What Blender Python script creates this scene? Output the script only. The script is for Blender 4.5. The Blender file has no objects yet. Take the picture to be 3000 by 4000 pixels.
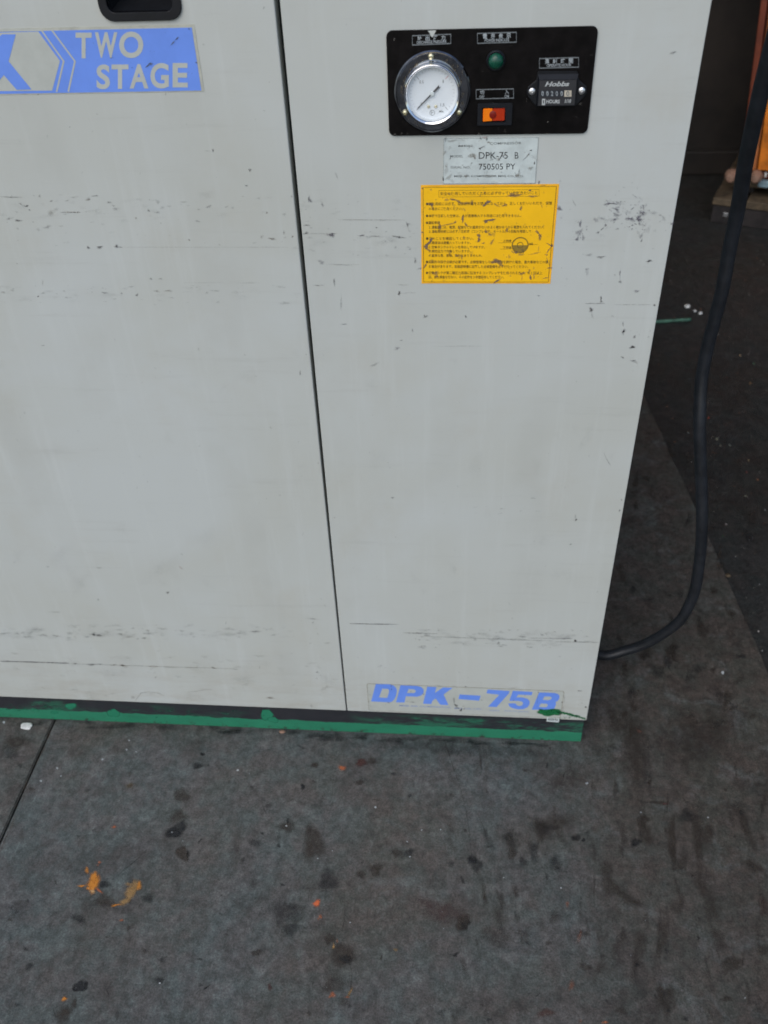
import bpy, bmesh, math, random
from mathutils import Vector, Matrix, noise
from mathutils.geometry import tessellate_polygon

SC = bpy.context.scene
COL = SC.collection
R = math.radians

# ------------------------------------------------------------------ camera
FPX = 3462.3                                  # focal length in pixels of a 3000 px wide frame
CAM = Vector((0.19088, -1.01484, 1.36521))
ROT = Matrix.Rotation(0.105501, 3, 'Z') @ Matrix.Rotation(0.889058, 3, 'X') @ Matrix.Rotation(-0.04437, 3, 'Z')
cam_d = bpy.data.cameras.new('camera')
cam = bpy.data.objects.new('camera', cam_d)
COL.objects.link(cam)
cam.matrix_world = Matrix.Translation(CAM) @ ROT.to_4x4()
cam_d.sensor_fit = 'HORIZONTAL'
cam_d.sensor_width = 36.0
cam_d.lens = 36.0 * FPX / 3000.0
cam_d.clip_start = 0.02
cam_d.clip_end = 300
cam_d.dof.use_dof = True
cam_d.dof.focus_distance = 1.12
cam_d.dof.aperture_fstop = 9.0
SC.camera = cam

# ------------------------------------------------------------------ world, sun, exposure
w = bpy.data.worlds.new('World')
SC.world = w
w.use_nodes = True
nt = w.node_tree
bg = nt.nodes['Background']
sky = nt.nodes.new('ShaderNodeTexSky')
sky.sky_type = 'NISHITA'
sky.sun_disc = False
SUN_EL, SUN_AZ = R(48), R(205)                # the sun stands high behind the camera, to the left, veiled by cloud
sky.sun_elevation = SUN_EL
sky.sun_rotation = SUN_AZ
sky.air_density = 1.0
sky.dust_density = 1.6
sky.ozone_density = 0.35
nt.links.new(sky.outputs[0], bg.inputs[0])
bg.inputs[1].default_value = 0.10
sd = bpy.data.lights.new('sun', 'SUN')
sd.energy = 0.7
sd.angle = R(60)
sd.color = (1.0, 0.97, 0.93)
sun = bpy.data.objects.new('sun', sd)
COL.objects.link(sun)
dirv = Vector((math.sin(SUN_AZ) * math.cos(SUN_EL), math.cos(SUN_AZ) * math.cos(SUN_EL), math.sin(SUN_EL)))
sun.rotation_euler = dirv.to_track_quat('Z', 'Y').to_euler()
sun.location = dirv * 20
SC.view_settings.view_transform = 'Standard'
SC.view_settings.look = 'None'
SC.view_settings.exposure = 0.90
SC.view_settings.gamma = 1.0
SC.cycles.filter_width = 1.7
SC.cycles.max_bounces = 8
SC.cycles.transparent_max_bounces = 32
SC.render.film_transparent = False


# ------------------------------------------------------------------ measuring helpers (camera solved from the photo)
def ray(px, py):
    return ROT @ Vector(((px - 1500) / FPX, -(py - 2000) / FPX, -1.0))


def F(px, py, Y=0.0):
    """point of the upright plane y = Y"""
    d = ray(px, py)
    return CAM + d * ((Y - CAM.y) / d.y)


def G(px, py, z=0.0):
    """point of the level plane z"""
    d = ray(px, py)
    return CAM + d * ((z - CAM.z) / d.z)


def Dp(px, py, dist):
    d = ray(px, py).normalized()
    return CAM + d * dist


def zoom(ox, oy, s):
    return lambda x, y: (ox + x * s, oy + y * s)


# ------------------------------------------------------------------ materials
def new_mat(name):
    m = bpy.data.materials.new(name)
    m.use_nodes = True
    t = m.node_tree
    return m, t, t.nodes['Principled BSDF']


def mixrgb(t, fac, a, b, mode='MIX'):
    n = t.nodes.new('ShaderNodeMix')
    n.data_type = 'RGBA'
    n.blend_type = mode
    for sock, v in ((n.inputs[0], fac), (n.inputs[6], a), (n.inputs[7], b)):
        if hasattr(v, 'links'):
            t.links.new(v, sock)
        elif isinstance(v, (int, float)):
            sock.default_value = v
        else:
            sock.default_value = (*v, 1)
    return n.outputs[2]


def tex(t, kind='Noise', scale=5, detail=4, rough=0.6, vec=None, **k):
    n = t.nodes.new('ShaderNodeTex' + kind)
    n.inputs['Scale'].default_value = scale
    if kind == 'Noise':
        n.inputs['Detail'].default_value = detail
        n.inputs['Roughness'].default_value = rough
        for a, b in k.items():
            n.inputs[a].default_value = b
    if vec is not None:
        t.links.new(vec, n.inputs['Vector'])
    return n.outputs[0]


def coords(t, scale=(1, 1, 1), loc=(0, 0, 0), rot=(0, 0, 0)):
    c = t.nodes.new('ShaderNodeTexCoord')
    m = t.nodes.new('ShaderNodeMapping')
    m.inputs['Scale'].default_value = scale
    m.inputs['Location'].default_value = loc
    m.inputs['Rotation'].default_value = rot
    t.links.new(c.outputs['Object'], m.inputs[0])
    return m.outputs[0]


def ramp(t, v, p0, p1, a=0.0, b=1.0):
    n = t.nodes.new('ShaderNodeMapRange')
    n.interpolation_type = 'SMOOTHSTEP'
    n.inputs[1].default_value = p0
    n.inputs[2].default_value = p1
    n.inputs[3].default_value = a
    n.inputs[4].default_value = b
    t.links.new(v, n.inputs[0])
    return n.outputs[0]


def math2(t, op, a, b):
    n = t.nodes.new('ShaderNodeMath')
    n.operation = op
    for s, v in ((n.inputs[0], a), (n.inputs[1], b)):
        if hasattr(v, 'links'):
            t.links.new(v, s)
        else:
            s.default_value = v
    return n.outputs[0]


def bump(t, bs, h, strength=0.2, dist=0.001):
    n = t.nodes.new('ShaderNodeBump')
    n.inputs['Strength'].default_value = strength
    n.inputs['Distance'].default_value = dist
    t.links.new(h, n.inputs['Height'])
    t.links.new(n.outputs[0], bs.inputs['Normal'])


def plain(name, col, rough=0.5, metal=0.0, var=0.15, scale=60, bmp=0.0, spec=0.5, **k):
    m, t, b = new_mat(name)
    v = coords(t)
    n = tex(t, 'Noise', scale, 5, 0.65, v)
    c = mixrgb(t, ramp(t, n, 0.3, 0.7), tuple(x * (1 - var) for x in col), tuple(min(1, x * (1 + var)) for x in col))
    t.links.new(c, b.inputs['Base Color'])
    b.inputs['Roughness'].default_value = rough
    b.inputs['Metallic'].default_value = metal
    b.inputs['Specular IOR Level'].default_value = spec
    if bmp:
        bump(t, b, tex(t, 'Noise', scale * 3, 4, 0.6, v), bmp)
    for a, q in k.items():
        b.inputs[a].default_value = q
    return m


def paint_mat():
    m, t, b = new_mat('ivory_paint')
    v = coords(t)
    col = (0.458, 0.474, 0.434)
    big = tex(t, 'Noise', 2.6, 4, 0.6, v, Distortion=0.6)
    c = mixrgb(t, ramp(t, big, 0.35, 0.7), col, (0.480, 0.505, 0.482))
    # yellowed hand dirt in wide faint clouds
    dirt = tex(t, 'Noise', 5.5, 6, 0.7, coords(t, (1, 1, 1), (3.1, 0, 1.7)))
    c = mixrgb(t, ramp(t, dirt, 0.48, 0.80, 0, 0.34), c, (0.41, 0.39, 0.32))
    # sideways rub marks
    st = tex(t, 'Noise', 7, 6, 0.75, coords(t, (0.6, 1, 9), (0, 0, 4.2)))
    c = mixrgb(t, ramp(t, st, 0.54, 0.76, 0, 0.28), c, (0.33, 0.33, 0.30))
    # faint runs and wipe streaks downward
    st2 = tex(t, 'Noise', 8, 5, 0.7, coords(t, (5, 1, 0.35), (1.3, 0, 0)))
    c = mixrgb(t, ramp(t, st2, 0.50, 0.75, 0, 0.40), c, (0.53, 0.555, 0.53))
    arc = tex(t, 'Wave', 2.2, vec=coords(t, (1, 1, 0.8), (0.2, 0, -1.3)))
    t.nodes[-1].inputs['Distortion'].default_value = 6.0 if 'Distortion' in t.nodes[-1].inputs else 0.0
    wip = math2(t, 'MULTIPLY', ramp(t, arc, 0.55, 1.0), ramp(t, tex(t, 'Noise', 4, 6, 0.7, coords(t, (1, 1, 1), (8, 0, 3))), 0.45, 0.65, 0, 0.30))
    c = mixrgb(t, wip, c, (0.40, 0.41, 0.375))
    # tiny specks
    sp = tex(t, 'Noise', 190, 2, 0.5, v)
    c = mixrgb(t, ramp(t, sp, 0.74, 0.80, 0, 0.5), c, (0.16, 0.15, 0.13))
    # grime gathering low on the panels, above the base
    sx = t.nodes.new('ShaderNodeSeparateXYZ')
    tc = t.nodes.new('ShaderNodeTexCoord')
    t.links.new(tc.outputs['Object'], sx.inputs[0])
    low = ramp(t, sx.outputs[2], 0.24, 0.07)
    lown = ramp(t, tex(t, 'Noise', 9, 6, 0.75, coords(t, (0.8, 1, 3))), 0.40, 0.75, 0, 0.55)
    c = mixrgb(t, math2(t, 'MULTIPLY', low, lown), c, (0.36, 0.33, 0.27))
    t.links.new(c, b.inputs['Base Color'])
    t.links.new(ramp(t, big, 0.2, 0.8, 0.26, 0.46), b.inputs['Roughness'])
    b.inputs['Specular IOR Level'].default_value = 0.5
    fine = tex(t, 'Noise', 420, 2, 0.5, v)
    wob = tex(t, 'Noise', 3.3, 2, 0.4, v)
    hh = math2(t, 'ADD', math2(t, 'MULTIPLY', fine, 0.05), math2(t, 'MULTIPLY', wob, 5.0))
    bump(t, b, hh, 0.25, 0.002)
    return m


def green_mat():
    """black base rail with a rough hand-brushed green band along its foot"""
    m, t, b = new_mat('green_brushed_base')
    v = coords(t)
    sx = t.nodes.new('ShaderNodeSeparateXYZ')
    tc = t.nodes.new('ShaderNodeTexCoord')
    t.links.new(tc.outputs['Object'], sx.inputs[0])
    n1 = tex(t, 'Noise', 26, 5, 0.7, coords(t, (1, 1, 1)))
    edge = math2(t, 'ADD', sx.outputs[2], math2(t, 'MULTIPLY', math2(t, 'SUBTRACT', n1, 0.5), -0.016))
    band = ramp(t, edge, 0.0295, 0.0275)
    smear = ramp(t, tex(t, 'Noise', 30, 7, 0.8, coords(t, (0.35, 1, 1.3), (5.3, 0, 0))), 0.46, 0.58)
    where = ramp(t, tex(t, 'Noise', 3.2, 2, 0.5, coords(t, (1, 1, 0.2), (0.2, 0, 0))), 0.44, 0.58)
    right = ramp(t, sx.outputs[0], -0.02, 0.16, 0.0, 1.0)
    under = ramp(t, sx.outputs[2], 0.062, 0.050)
    sm = math2(t, 'MULTIPLY', math2(t, 'MULTIPLY', smear, under), math2(t, 'MAXIMUM', where, right))
    fac = math2(t, 'MAXIMUM', band, math2(t, 'MULTIPLY', sm, 0.62))
    dk = mixrgb(t, tex(t, 'Noise', 50, 4, 0.6, v), (0.012, 0.014, 0.018), (0.03, 0.03, 0.035))
    gr = mixrgb(t, tex(t, 'Noise', 40, 5, 0.7, coords(t, (0.4, 1, 1))), (0.016, 0.135, 0.073), (0.026, 0.225, 0.122))
    c = mixrgb(t, fac, dk, gr)
    chip = ramp(t, tex(t, 'Noise', 75, 5, 0.75, v), 0.55, 0.62)
    lowz = ramp(t, sx.outputs[2], 0.014, 0.0, 0, 1.0)
    c = mixrgb(t, math2(t, 'MULTIPLY', chip, math2(t, 'ADD', lowz, 0.1)), c, (0.03, 0.025, 0.02))
    t.links.new(c, b.inputs['Base Color'])
    b.inputs['Roughness'].default_value = 0.45
    bump(t, b, math2(t, 'ADD', fac, tex(t, 'Noise', 90, 4, 0.6, coords(t, (0.3, 1, 1)))), 0.35, 0.0008)
    return m


def concrete_mat(name, base=(0.090, 0.100, 0.100), brown=(0.082, 0.077, 0.068), right_brown_shaded=True, grit=0.0):
    m, t, b = new_mat(name)
    v = coords(t)
    n0 = tex(t, 'Noise', 2.2, 5, 0.62, v, Distortion=0.5)
    c = mixrgb(t, ramp(t, n0, 0.38, 0.66), base, brown)
    if right_brown_shaded:
        sx = t.nodes.new('ShaderNodeSeparateXYZ')
        tc = t.nodes.new('ShaderNodeTexCoord')
        t.links.new(tc.outputs['Object'], sx.inputs[0])
        wob = math2(t, 'ADD', sx.outputs[0], math2(t, 'MULTIPLY', math2(t, 'SUBTRACT', tex(t, 'Noise', 6, 4, 0.6, v), 0.5), 0.22))
        c = mixrgb(t, ramp(t, wob, 0.30, 0.52, 0, 0.80), c, (0.064, 0.056, 0.046))  # browner stained floor to the right, with shade also put into its colour
    # cloudy dark blotches
    n1 = tex(t, 'Noise', 8.5, 7, 0.68, v, Distortion=0.8)
    c = mixrgb(t, ramp(t, n1, 0.50, 0.70, 0, 0.60), c, (0.045, 0.042, 0.039))
    # pale worn trowel patches
    n2 = tex(t, 'Noise', 15, 6, 0.7, coords(t, (1, 1, 1), (7, 2, 0)), Distortion=0.5)
    c = mixrgb(t, ramp(t, n2, 0.50, 0.68, 0, 0.42 if not grit else 0.08), c, (0.138, 0.150, 0.148))
    # sweeping wear lines front to back
    n3 = tex(t, 'Noise', 12, 5, 0.7, coords(t, (2.2, 0.35, 1), (0, 4, 0), (0, 0, 0.12)))
    c = mixrgb(t, ramp(t, n3, 0.56, 0.74, 0, 0.45), c, (0.048, 0.043, 0.037))
    n8 = tex(t, 'Noise', 34, 10, 0.86, coords(t, (1.15, 0.85, 1), (2, 5, 0)), Distortion=0.3)
    c = mixrgb(t, 1.0, c, mixrgb(t, ramp(t, n8, 0.36, 0.64), (0.74, 0.72, 0.70), (1.18, 1.19, 1.18)), 'MULTIPLY')
    chroma = tex(t, 'Noise', 18, 5, 0.7, coords(t, (1, 1, 1), (31, 4, 0)))
    c = mixrgb(t, 1.0, c, mixrgb(t, ramp(t, chroma, 0.38, 0.62), (1.07, 0.98, 0.98), (0.94, 1.03, 1.02)), 'MULTIPLY')
    # fine mottle
    n4 = tex(t, 'Noise', 75, 6, 0.75, v)
    c = mixrgb(t, 0.75, c, mixrgb(t, ramp(t, n4, 0.28, 0.72), (0.36, 0.36, 0.36), (1.20, 1.20, 1.20)), 'MULTIPLY')
    gr = tex(t, 'Noise', 330, 3, 0.8, v)
    c = mixrgb(t, 1.0, c, mixrgb(t, ramp(t, gr, 0.3, 0.7), (0.66, 0.66, 0.65), (1.34, 1.34, 1.34)), 'MULTIPLY')
    pit = ramp(t, tex(t, 'Noise', 140, 4, 0.8, coords(t, (1, 1, 1), (5, 5, 0))), 0.62, 0.70, 0, 0.55)
    c = mixrgb(t, pit, c, (0.03, 0.028, 0.025))
    n4b = tex(t, 'Noise', 34, 5, 0.7, coords(t, (1, 1, 1), (3, 9, 0)), Distortion=0.4)
    c = mixrgb(t, ramp(t, n4b, 0.56, 0.70, 0, 0.40), c, (0.052, 0.047, 0.041))
    n5 = tex(t, 'Noise', 300, 3, 0.6, v)
    c = mixrgb(t, ramp(t, n5, 0.70, 0.78, 0, 0.5), c, (0.22, 0.22, 0.21))
    if grit:
        vor = t.nodes.new('ShaderNodeTexVoronoi')
        vor.inputs['Scale'].default_value = 170
        t.links.new(v, vor.inputs['Vector'])
        c = mixrgb(t, ramp(t, vor.outputs['Distance'], 0.1, 0.55, grit, 0), c, (0.035, 0.034, 0.034))
        n6 = tex(t, 'Noise', 130, 2, 0.5, v)
        c = mixrgb(t, ramp(t, n6, 0.72, 0.76, 0, 0.8), c, (0.12, 0.11, 0.09))
    t.links.new(c, b.inputs['Base Color'])
    t.links.new(ramp(t, n1, 0.3, 0.7, 0.70, 0.52), b.inputs['Roughness'])
    b.inputs['Specular IOR Level'].default_value = 0.35
    h = math2(t, 'ADD', math2(t, 'MULTIPLY', n4, 0.6), math2(t, 'MULTIPLY', tex(t, 'Noise', 240, 4, 0.7, v), 0.5))
    bump(t, b, h, 0.7 if not grit else 0.9, 0.0022 if not grit else 0.004)
    return m


def mark_mat(name, nscale=260, lo=0.36, hi=0.58, rough=0.6, stretch=(1, 1, 1), base=0.25):
    """stains and rubs: colour and soft edge come from the mark's own mesh, broken up by noise"""
    m, t, b = new_mat(name)
    a = t.nodes.new('ShaderNodeAttribute')
    a.attribute_name = 'mark'
    t.links.new(a.outputs['Color'], b.inputs['Base Color'])
    n = tex(t, 'Noise', nscale, 4, 0.7, coords(t, stretch))
    al = math2(t, 'MULTIPLY', a.outputs['Alpha'], ramp(t, n, lo, hi, base, 1.0))
    t.links.new(al, b.inputs['Alpha'])
    b.inputs['Roughness'].default_value = rough
    b.inputs['Specular IOR Level'].default_value = 0.3
    return m


M = {}
M['paint'] = paint_mat()
M['green'] = green_mat()
M['concrete'] = concrete_mat('worn_concrete')
M['concrete2'] = concrete_mat('worn_concrete_brown', (0.085, 0.085, 0.080), (0.078, 0.070, 0.058), False)
M['asphalt'] = concrete_mat('rough_asphalt', (0.028, 0.030, 0.029), (0.029, 0.027, 0.023), False, 0.6)
M['mark'] = mark_mat('dirt_mark')
M['gmark'] = mark_mat('floor_stain', 45, 0.34, 0.68, 0.55, (1, 1, 1), 0.45)
M['spot'] = mark_mat('paint_splash', 150, 0.25, 0.45, 0.45, (1, 1, 1), 0.55)
M['black'] = plain('black_satin_panel', (0.0045, 0.0038, 0.0038), 0.30, 0, 0.5, 60, 0.03, 0.16)
M['blackplastic'] = plain('black_plastic', (0.006, 0.007, 0.009), 0.42, 0, 0.2, 90, 0.05, 0.3)
M['greyplastic'] = plain('dark_blue_grey_plastic', (0.005, 0.0065, 0.010), 0.48, 0, 0.2, 90, 0.05, 0.3)
M['dark'] = plain('dark_inside', (0.006, 0.008, 0.008), 0.7)
M['seal'] = plain('dark_green_seal', (0.012, 0.022, 0.018), 0.5)
M['chrome'] = plain('dark_reflection_chrome', (0.20, 0.21, 0.23), 0.09, 1.0, 0.3, 70, 0.03)  # gauge flange: dark reflection of the ground put into the base colour
M['bezel'] = plain('bright_chrome', (0.82, 0.83, 0.84), 0.12, 1.0, 0.05, 90, 0.02)
M['brass'] = plain('yellow_plated_screw', (0.62, 0.58, 0.40), 0.33, 1.0, 0.25, 300, 0.1)
M['steel'] = plain('bright_screw', (0.72, 0.72, 0.72), 0.35, 1.0, 0.15, 300, 0.1)
M['dial'] = plain('white_dial', (0.68, 0.73, 0.75), 0.5, 0, 0.02, 40)
M['ink'] = plain('dark_print', (0.02, 0.02, 0.022), 0.6)
M['ink_brown'] = plain('worn_dark_print', (0.10, 0.065, 0.012), 0.6, 0, 0.7, 260)
M['ink_grey'] = plain('faded_grey_print', (0.16, 0.175, 0.17), 0.6, 0, 0.45, 300)
M['red'] = plain('red_print', (0.45, 0.03, 0.03), 0.5)
M['white'] = plain('grey_white_print', (0.30, 0.33, 0.34), 0.5, 0, 0.35, 400)
M['frameprint'] = plain('dull_frame_print', (0.14, 0.155, 0.16), 0.5, 0, 0.35, 400)
M['white2'] = plain('meter_print', (0.42, 0.44, 0.43), 0.5, 0, 0.2, 400)
M['blue'] = plain('light_blue_film', (0.135, 0.265, 0.74), 0.42, 0, 0.05, 25)
M['bluefade'] = plain('faded_blue_print', (0.25, 0.31, 0.48), 0.5, 0, 0.12, 300)
M['cream'] = plain('cream_film', (0.43, 0.45, 0.41), 0.42, 0, 0.05, 40)
M['creamedge'] = plain('yellowed_film_edge', (0.42, 0.425, 0.36), 0.45, 0, 0.15, 60)
M['grimedge'] = plain('grimy_film_edge', (0.27, 0.25, 0.19), 0.5, 0, 0.4, 80)
M['yellow'] = plain('yellow_film', (0.90, 0.50, 0.005), 0.42, 0, 0.06, 22)
M['yellowlight'] = plain('yellow_film_rim', (0.88, 0.44, 0.012), 0.42, 0, 0.1, 60)
M['tint'] = plain('oil_tint_print', (0.26, 0.17, 0.02), 0.5, 0, 0.1, 90)
M['plate'] = plain('dull_foil_plate', (0.56, 0.62, 0.60), 0.34, 0.12, 0.12, 45, 0.03)
M['lens'] = plain('green_lens', (0.002, 0.06, 0.034), 0.3, 0, 0.25, 120, 0.0, 0.5)
M['orange_rocker'] = plain('orange_rocker', (0.95, 0.22, 0.004), 0.3, 0, 0.05, 60)
M['red_rocker'] = plain('dark_red_rocker', (0.42, 0.028, 0.003), 0.25, 0, 0.1, 60)
M['deepred'] = plain('deep_red_rocker', (0.16, 0.006, 0.002), 0.3)
M['wheel_white'] = plain('tenths_wheel', (0.42, 0.38, 0.30), 0.5)
M['drum'] = plain('counter_drum', (0.016, 0.02, 0.028), 0.4)
M['rubber'] = plain('dark_rubber', (0.0125, 0.0145, 0.018), 0.40, 0, 0.35, 45, 0.12, 0.5)
M['orange'] = plain('orange_paint', (0.60, 0.17, 0.014), 0.42, 0, 0.35, 14, 0.05)
M['orange2'] = plain('dull_orange_paint', (0.33, 0.11, 0.030), 0.5, 0, 0.3, 14, 0.05)
M['redpaint'] = plain('dark_red_paint', (0.15, 0.030, 0.010), 0.5, 0, 0.25, 12)
M['knob'] = plain('dusty_tan_rubber', (0.24, 0.14, 0.095), 0.6, 0, 0.3, 40)
M['wood'] = plain('weathered_timber', (0.085, 0.060, 0.034), 0.8, 0, 0.5, 30, 0.4)
M['wooddark'] = plain('dark_timber', (0.018, 0.014, 0.013), 0.8, 0, 0.5, 30, 0.4)
M['bluemetal'] = plain('grey_blue_metal', (0.22, 0.32, 0.36), 0.5, 0, 0.2, 30)
M['stick'] = plain('green_stick', (0.05, 0.13, 0.085), 0.6, 0, 0.4, 60, 0.3)
M['litter'] = plain('white_scrap', (0.55, 0.55, 0.52), 0.7, 0, 0.2, 200, 0.3)
M['wall'] = plain('dark_brown_sheet', (0.016, 0.012, 0.009), 0.75, 0, 0.5, 4)
M['roof'] = plain('dark_roof_sheet', (0.05, 0.048, 0.045), 0.8, 0, 0.3, 3)
M['post'] = plain('dark_steel_post', (0.05, 0.05, 0.05), 0.6, 0, 0.3, 8)

gm, gt, gb = new_mat('gauge_glass')
gb.inputs['Base Color'].default_value = (1, 1, 1, 1)
gb.inputs['Roughness'].default_value = 0.03
gb.inputs['Alpha'].default_value = 0.07
gb.inputs['Specular IOR Level'].default_value = 0.5
M['glass'] = gm


# ------------------------------------------------------------------ objects
def props(o, label=None, cat=None, group=None, kind=None):
    for k, v in (('label', label), ('category', cat), ('group', group), ('kind', kind)):
        if v:
            o[k] = v
    return o


def thing(name, label, cat, loc=(0, 0, 0), group=None):
    o = bpy.data.objects.new(name, None)
    COL.objects.link(o)
    o.location = loc
    o.empty_display_size = 0.05
    return props(o, label, cat, group)


def obj(name, bm, mat, parent=None, smooth=False, label=None, kind=None):
    me = bpy.data.meshes.new(name)
    bmesh.ops.recalc_face_normals(bm, faces=bm.faces) if kind != 'keep' else None
    bm.to_mesh(me)
    bm.free()
    return objm(name, me, mat, parent, smooth, label, None if kind == 'keep' else kind)


def objm(name, me, mat, parent=None, smooth=False, label=None, kind=None):
    for mm in (mat if isinstance(mat, (list, tuple)) else [mat]):
        me.materials.append(mm)
    if smooth:
        for p in me.polygons:
            p.use_smooth = True
    o = bpy.data.objects.new(name, me)
    COL.objects.link(o)
    if parent is not None:
        o.parent = parent
        bpy.context.view_layer.update()
        o.matrix_parent_inverse = parent.matrix_world.inverted()
    return props(o, label, kind=kind)


def box(bm, x0, x1, y0, y1, z0, z1, bev=0.0, seg=2, mtx=None):
    r = bmesh.ops.create_cube(bm, size=1.0)
    vs = r['verts']
    for v in vs:
        v.co = Vector(((x0 + x1) / 2 + v.co.x * (x1 - x0), (y0 + y1) / 2 + v.co.y * (y1 - y0), (z0 + z1) / 2 + v.co.z * (z1 - z0)))
    if mtx is not None:
        bmesh.ops.transform(bm, matrix=mtx, verts=vs)
    if bev > 0:
        es = list({e for v in vs for e in v.link_edges})
        bmesh.ops.bevel(bm, geom=es, offset=bev, segments=seg, affect='EDGES', profile=0.5)
    return bm


def boxo(name, ext, mat, parent=None, bev=0.0, mtx=None, **k):
    return obj(name, box(bmesh.new(), *ext, bev, 2, mtx), mat, parent, **k)


def plate(name, outer, mat, parent, y0, y1, holes=(), smooth=False, label=None, kind=None):
    """flat piece cut from outline points (x, z), front face at y0, back at y1 (y1 > y0)"""
    bm = bmesh.new()
    loops = [list(outer)] + [list(h) for h in holes]
    tri = tessellate_polygon([[Vector((p[0], p[1], 0)) for p in l] for l in loops])
    fr, bk = [], []
    for l in loops:
        for p in l:
            fr.append(bm.verts.new((p[0], y0, p[1])))
            bk.append(bm.verts.new((p[0], y1, p[1])))
    for a in tri:
        try:
            bm.faces.new([fr[i] for i in a])
            bm.faces.new([bk[i] for i in reversed(a)])
        except ValueError:
            pass
    o = 0
    for l in loops:
        n = len(l)
        for i in range(n):
            j = (i + 1) % n
            bm.faces.new((fr[o + i], fr[o + j], bk[o + j], bk[o + i]))
        o += n
    return obj(name, bm, mat, parent, smooth, label, kind)


def rrect(x0, x1, z0, z1, r, n=5):
    pts = []
    for cx, cz, a0 in ((x1 - r, z1 - r, 0), (x0 + r, z1 - r, 90), (x0 + r, z0 + r, 180), (x1 - r, z0 + r, 270)):
        for i in range(n + 1):
            a = R(a0 + 90 * i / n)
            pts.append((cx + r * math.cos(a), cz + r * math.sin(a)))
    return pts


def circ(cx, cz, r, n=48, a0=0, a1=360):
    return [(cx + r * math.cos(R(a0 + (a1 - a0) * i / n)), cz + r * math.sin(R(a0 + (a1 - a0) * i / n))) for i in range(n)]


def lathe(name, prof, cx, cz, mat, parent, n=64, smooth=True, label=None):
    """prof: (radius, y) turned about the line through (cx, cz) that points along y"""
    bm = bmesh.new()
    rings = []
    for r, y in prof:
        if r < 1e-6:
            rings.append([bm.verts.new((cx, y, cz))])
        else:
            rings.append([bm.verts.new((cx + r * math.cos(2 * math.pi * i / n), y, cz + r * math.sin(2 * math.pi * i / n))) for i in range(n)])
    for a, b in zip(rings, rings[1:]):
        for i in range(n):
            j = (i + 1) % n
            if len(a) == 1 and len(b) == 1:
                continue
            if len(a) == 1:
                bm.faces.new((a[0], b[j], b[i]))
            elif len(b) == 1:
                bm.faces.new((a[i], a[j], b[0]))
            else:
                bm.faces.new((a[i], a[j], b[j], b[i]))
    o = obj(name, bm, mat, parent, smooth, label)
    if smooth:
        md = o.modifiers.new('edges', 'EDGE_SPLIT')
        md.split_angle = R(35)
    return o


FONTC = {}


def text_verts(s, bold=0.0, res=2, shear=0.0):
    key = (s, bold, res, shear)
    if key in FONTC:
        return FONTC[key]
    c = bpy.data.curves.new('t', 'FONT')
    c.body = s
    c.resolution_u = res
    c.offset = bold
    c.shear = shear
    o = bpy.data.objects.new('t', c)
    COL.objects.link(o)
    bpy.context.view_layer.update()
    dg = bpy.context.evaluated_depsgraph_get()
    me = bpy.data.meshes.new_from_object(o.evaluated_get(dg))
    vs = [(v.co.x, v.co.y) for v in me.vertices]
    fs = [tuple(p.vertices) for p in me.polygons]
    bpy.data.objects.remove(o)
    bpy.data.meshes.remove(me)
    bpy.data.curves.remove(c)
    FONTC[key] = (vs, fs)
    return vs, fs


def text_quad(bm, s, quad, y, bold=0.0, res=2, shear=0.0):
    """lay lettering s into quad = bottom-left, bottom-right, top-right, top-left points (x, z); y is its depth"""
    vs, fs = text_verts(s, bold, res, shear)
    if not vs:
        return
    x0 = min(v[0] for v in vs); x1 = max(v[0] for v in vs)
    y0 = min(v[1] for v in vs); y1 = max(v[1] for v in vs)
    bl, br, tr, tl = [Vector(q) for q in quad]
    nv = []
    for v in vs:
        u = (v[0] - x0) / (x1 - x0 + 1e-9); w_ = (v[1] - y0) / (y1 - y0 + 1e-9)
        p = (bl * (1 - u) + br * u) * (1 - w_) + (tl * (1 - u) + tr * u) * w_
        nv.append(bm.verts.new((p.x, y, p.y)))
    for f in fs:
        try:
            bm.faces.new([nv[i] for i in f])
        except ValueError:
            pass


def fq(z, x0, x1, y0, y1, Y, dy=0.0):
    """quad for text_quad from photo measurements: left/right x0,x1, top/bottom y0,y1; dy = drop of the line left to right"""
    ps = [F(*z(x0, y1), Y), F(*z(x1, y1 + dy), Y), F(*z(x1, y0 + dy), Y), F(*z(x0, y0), Y)]
    return [(p.x, p.z) for p in ps]


def fp(z, pts, Y=0.0):
    return [(q.x, q.z) for q in (F(*z(*p), Y) for p in pts)]


def ring_frame(bm, quad, y, wx, wz):
    """thin rectangular outline print"""
    bl, br, tr, tl = [Vector(q) for q in quad]
    c = (bl + br + tr + tl) / 4
    def inn(p):
        return Vector((p.x + (wx if p.x < c.x else -wx), p.y + (wz if p.y < c.y else -wz)))
    o4 = [bm.verts.new((p.x, y, p.y)) for p in (bl, br, tr, tl)]
    i4 = [bm.verts.new((p.x, y, p.y)) for p in map(inn, (bl, br, tr, tl))]
    for i in range(4):
        j = (i + 1) % 4
        bm.faces.new((o4[i], o4[j], i4[j], i4[i]))


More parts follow.
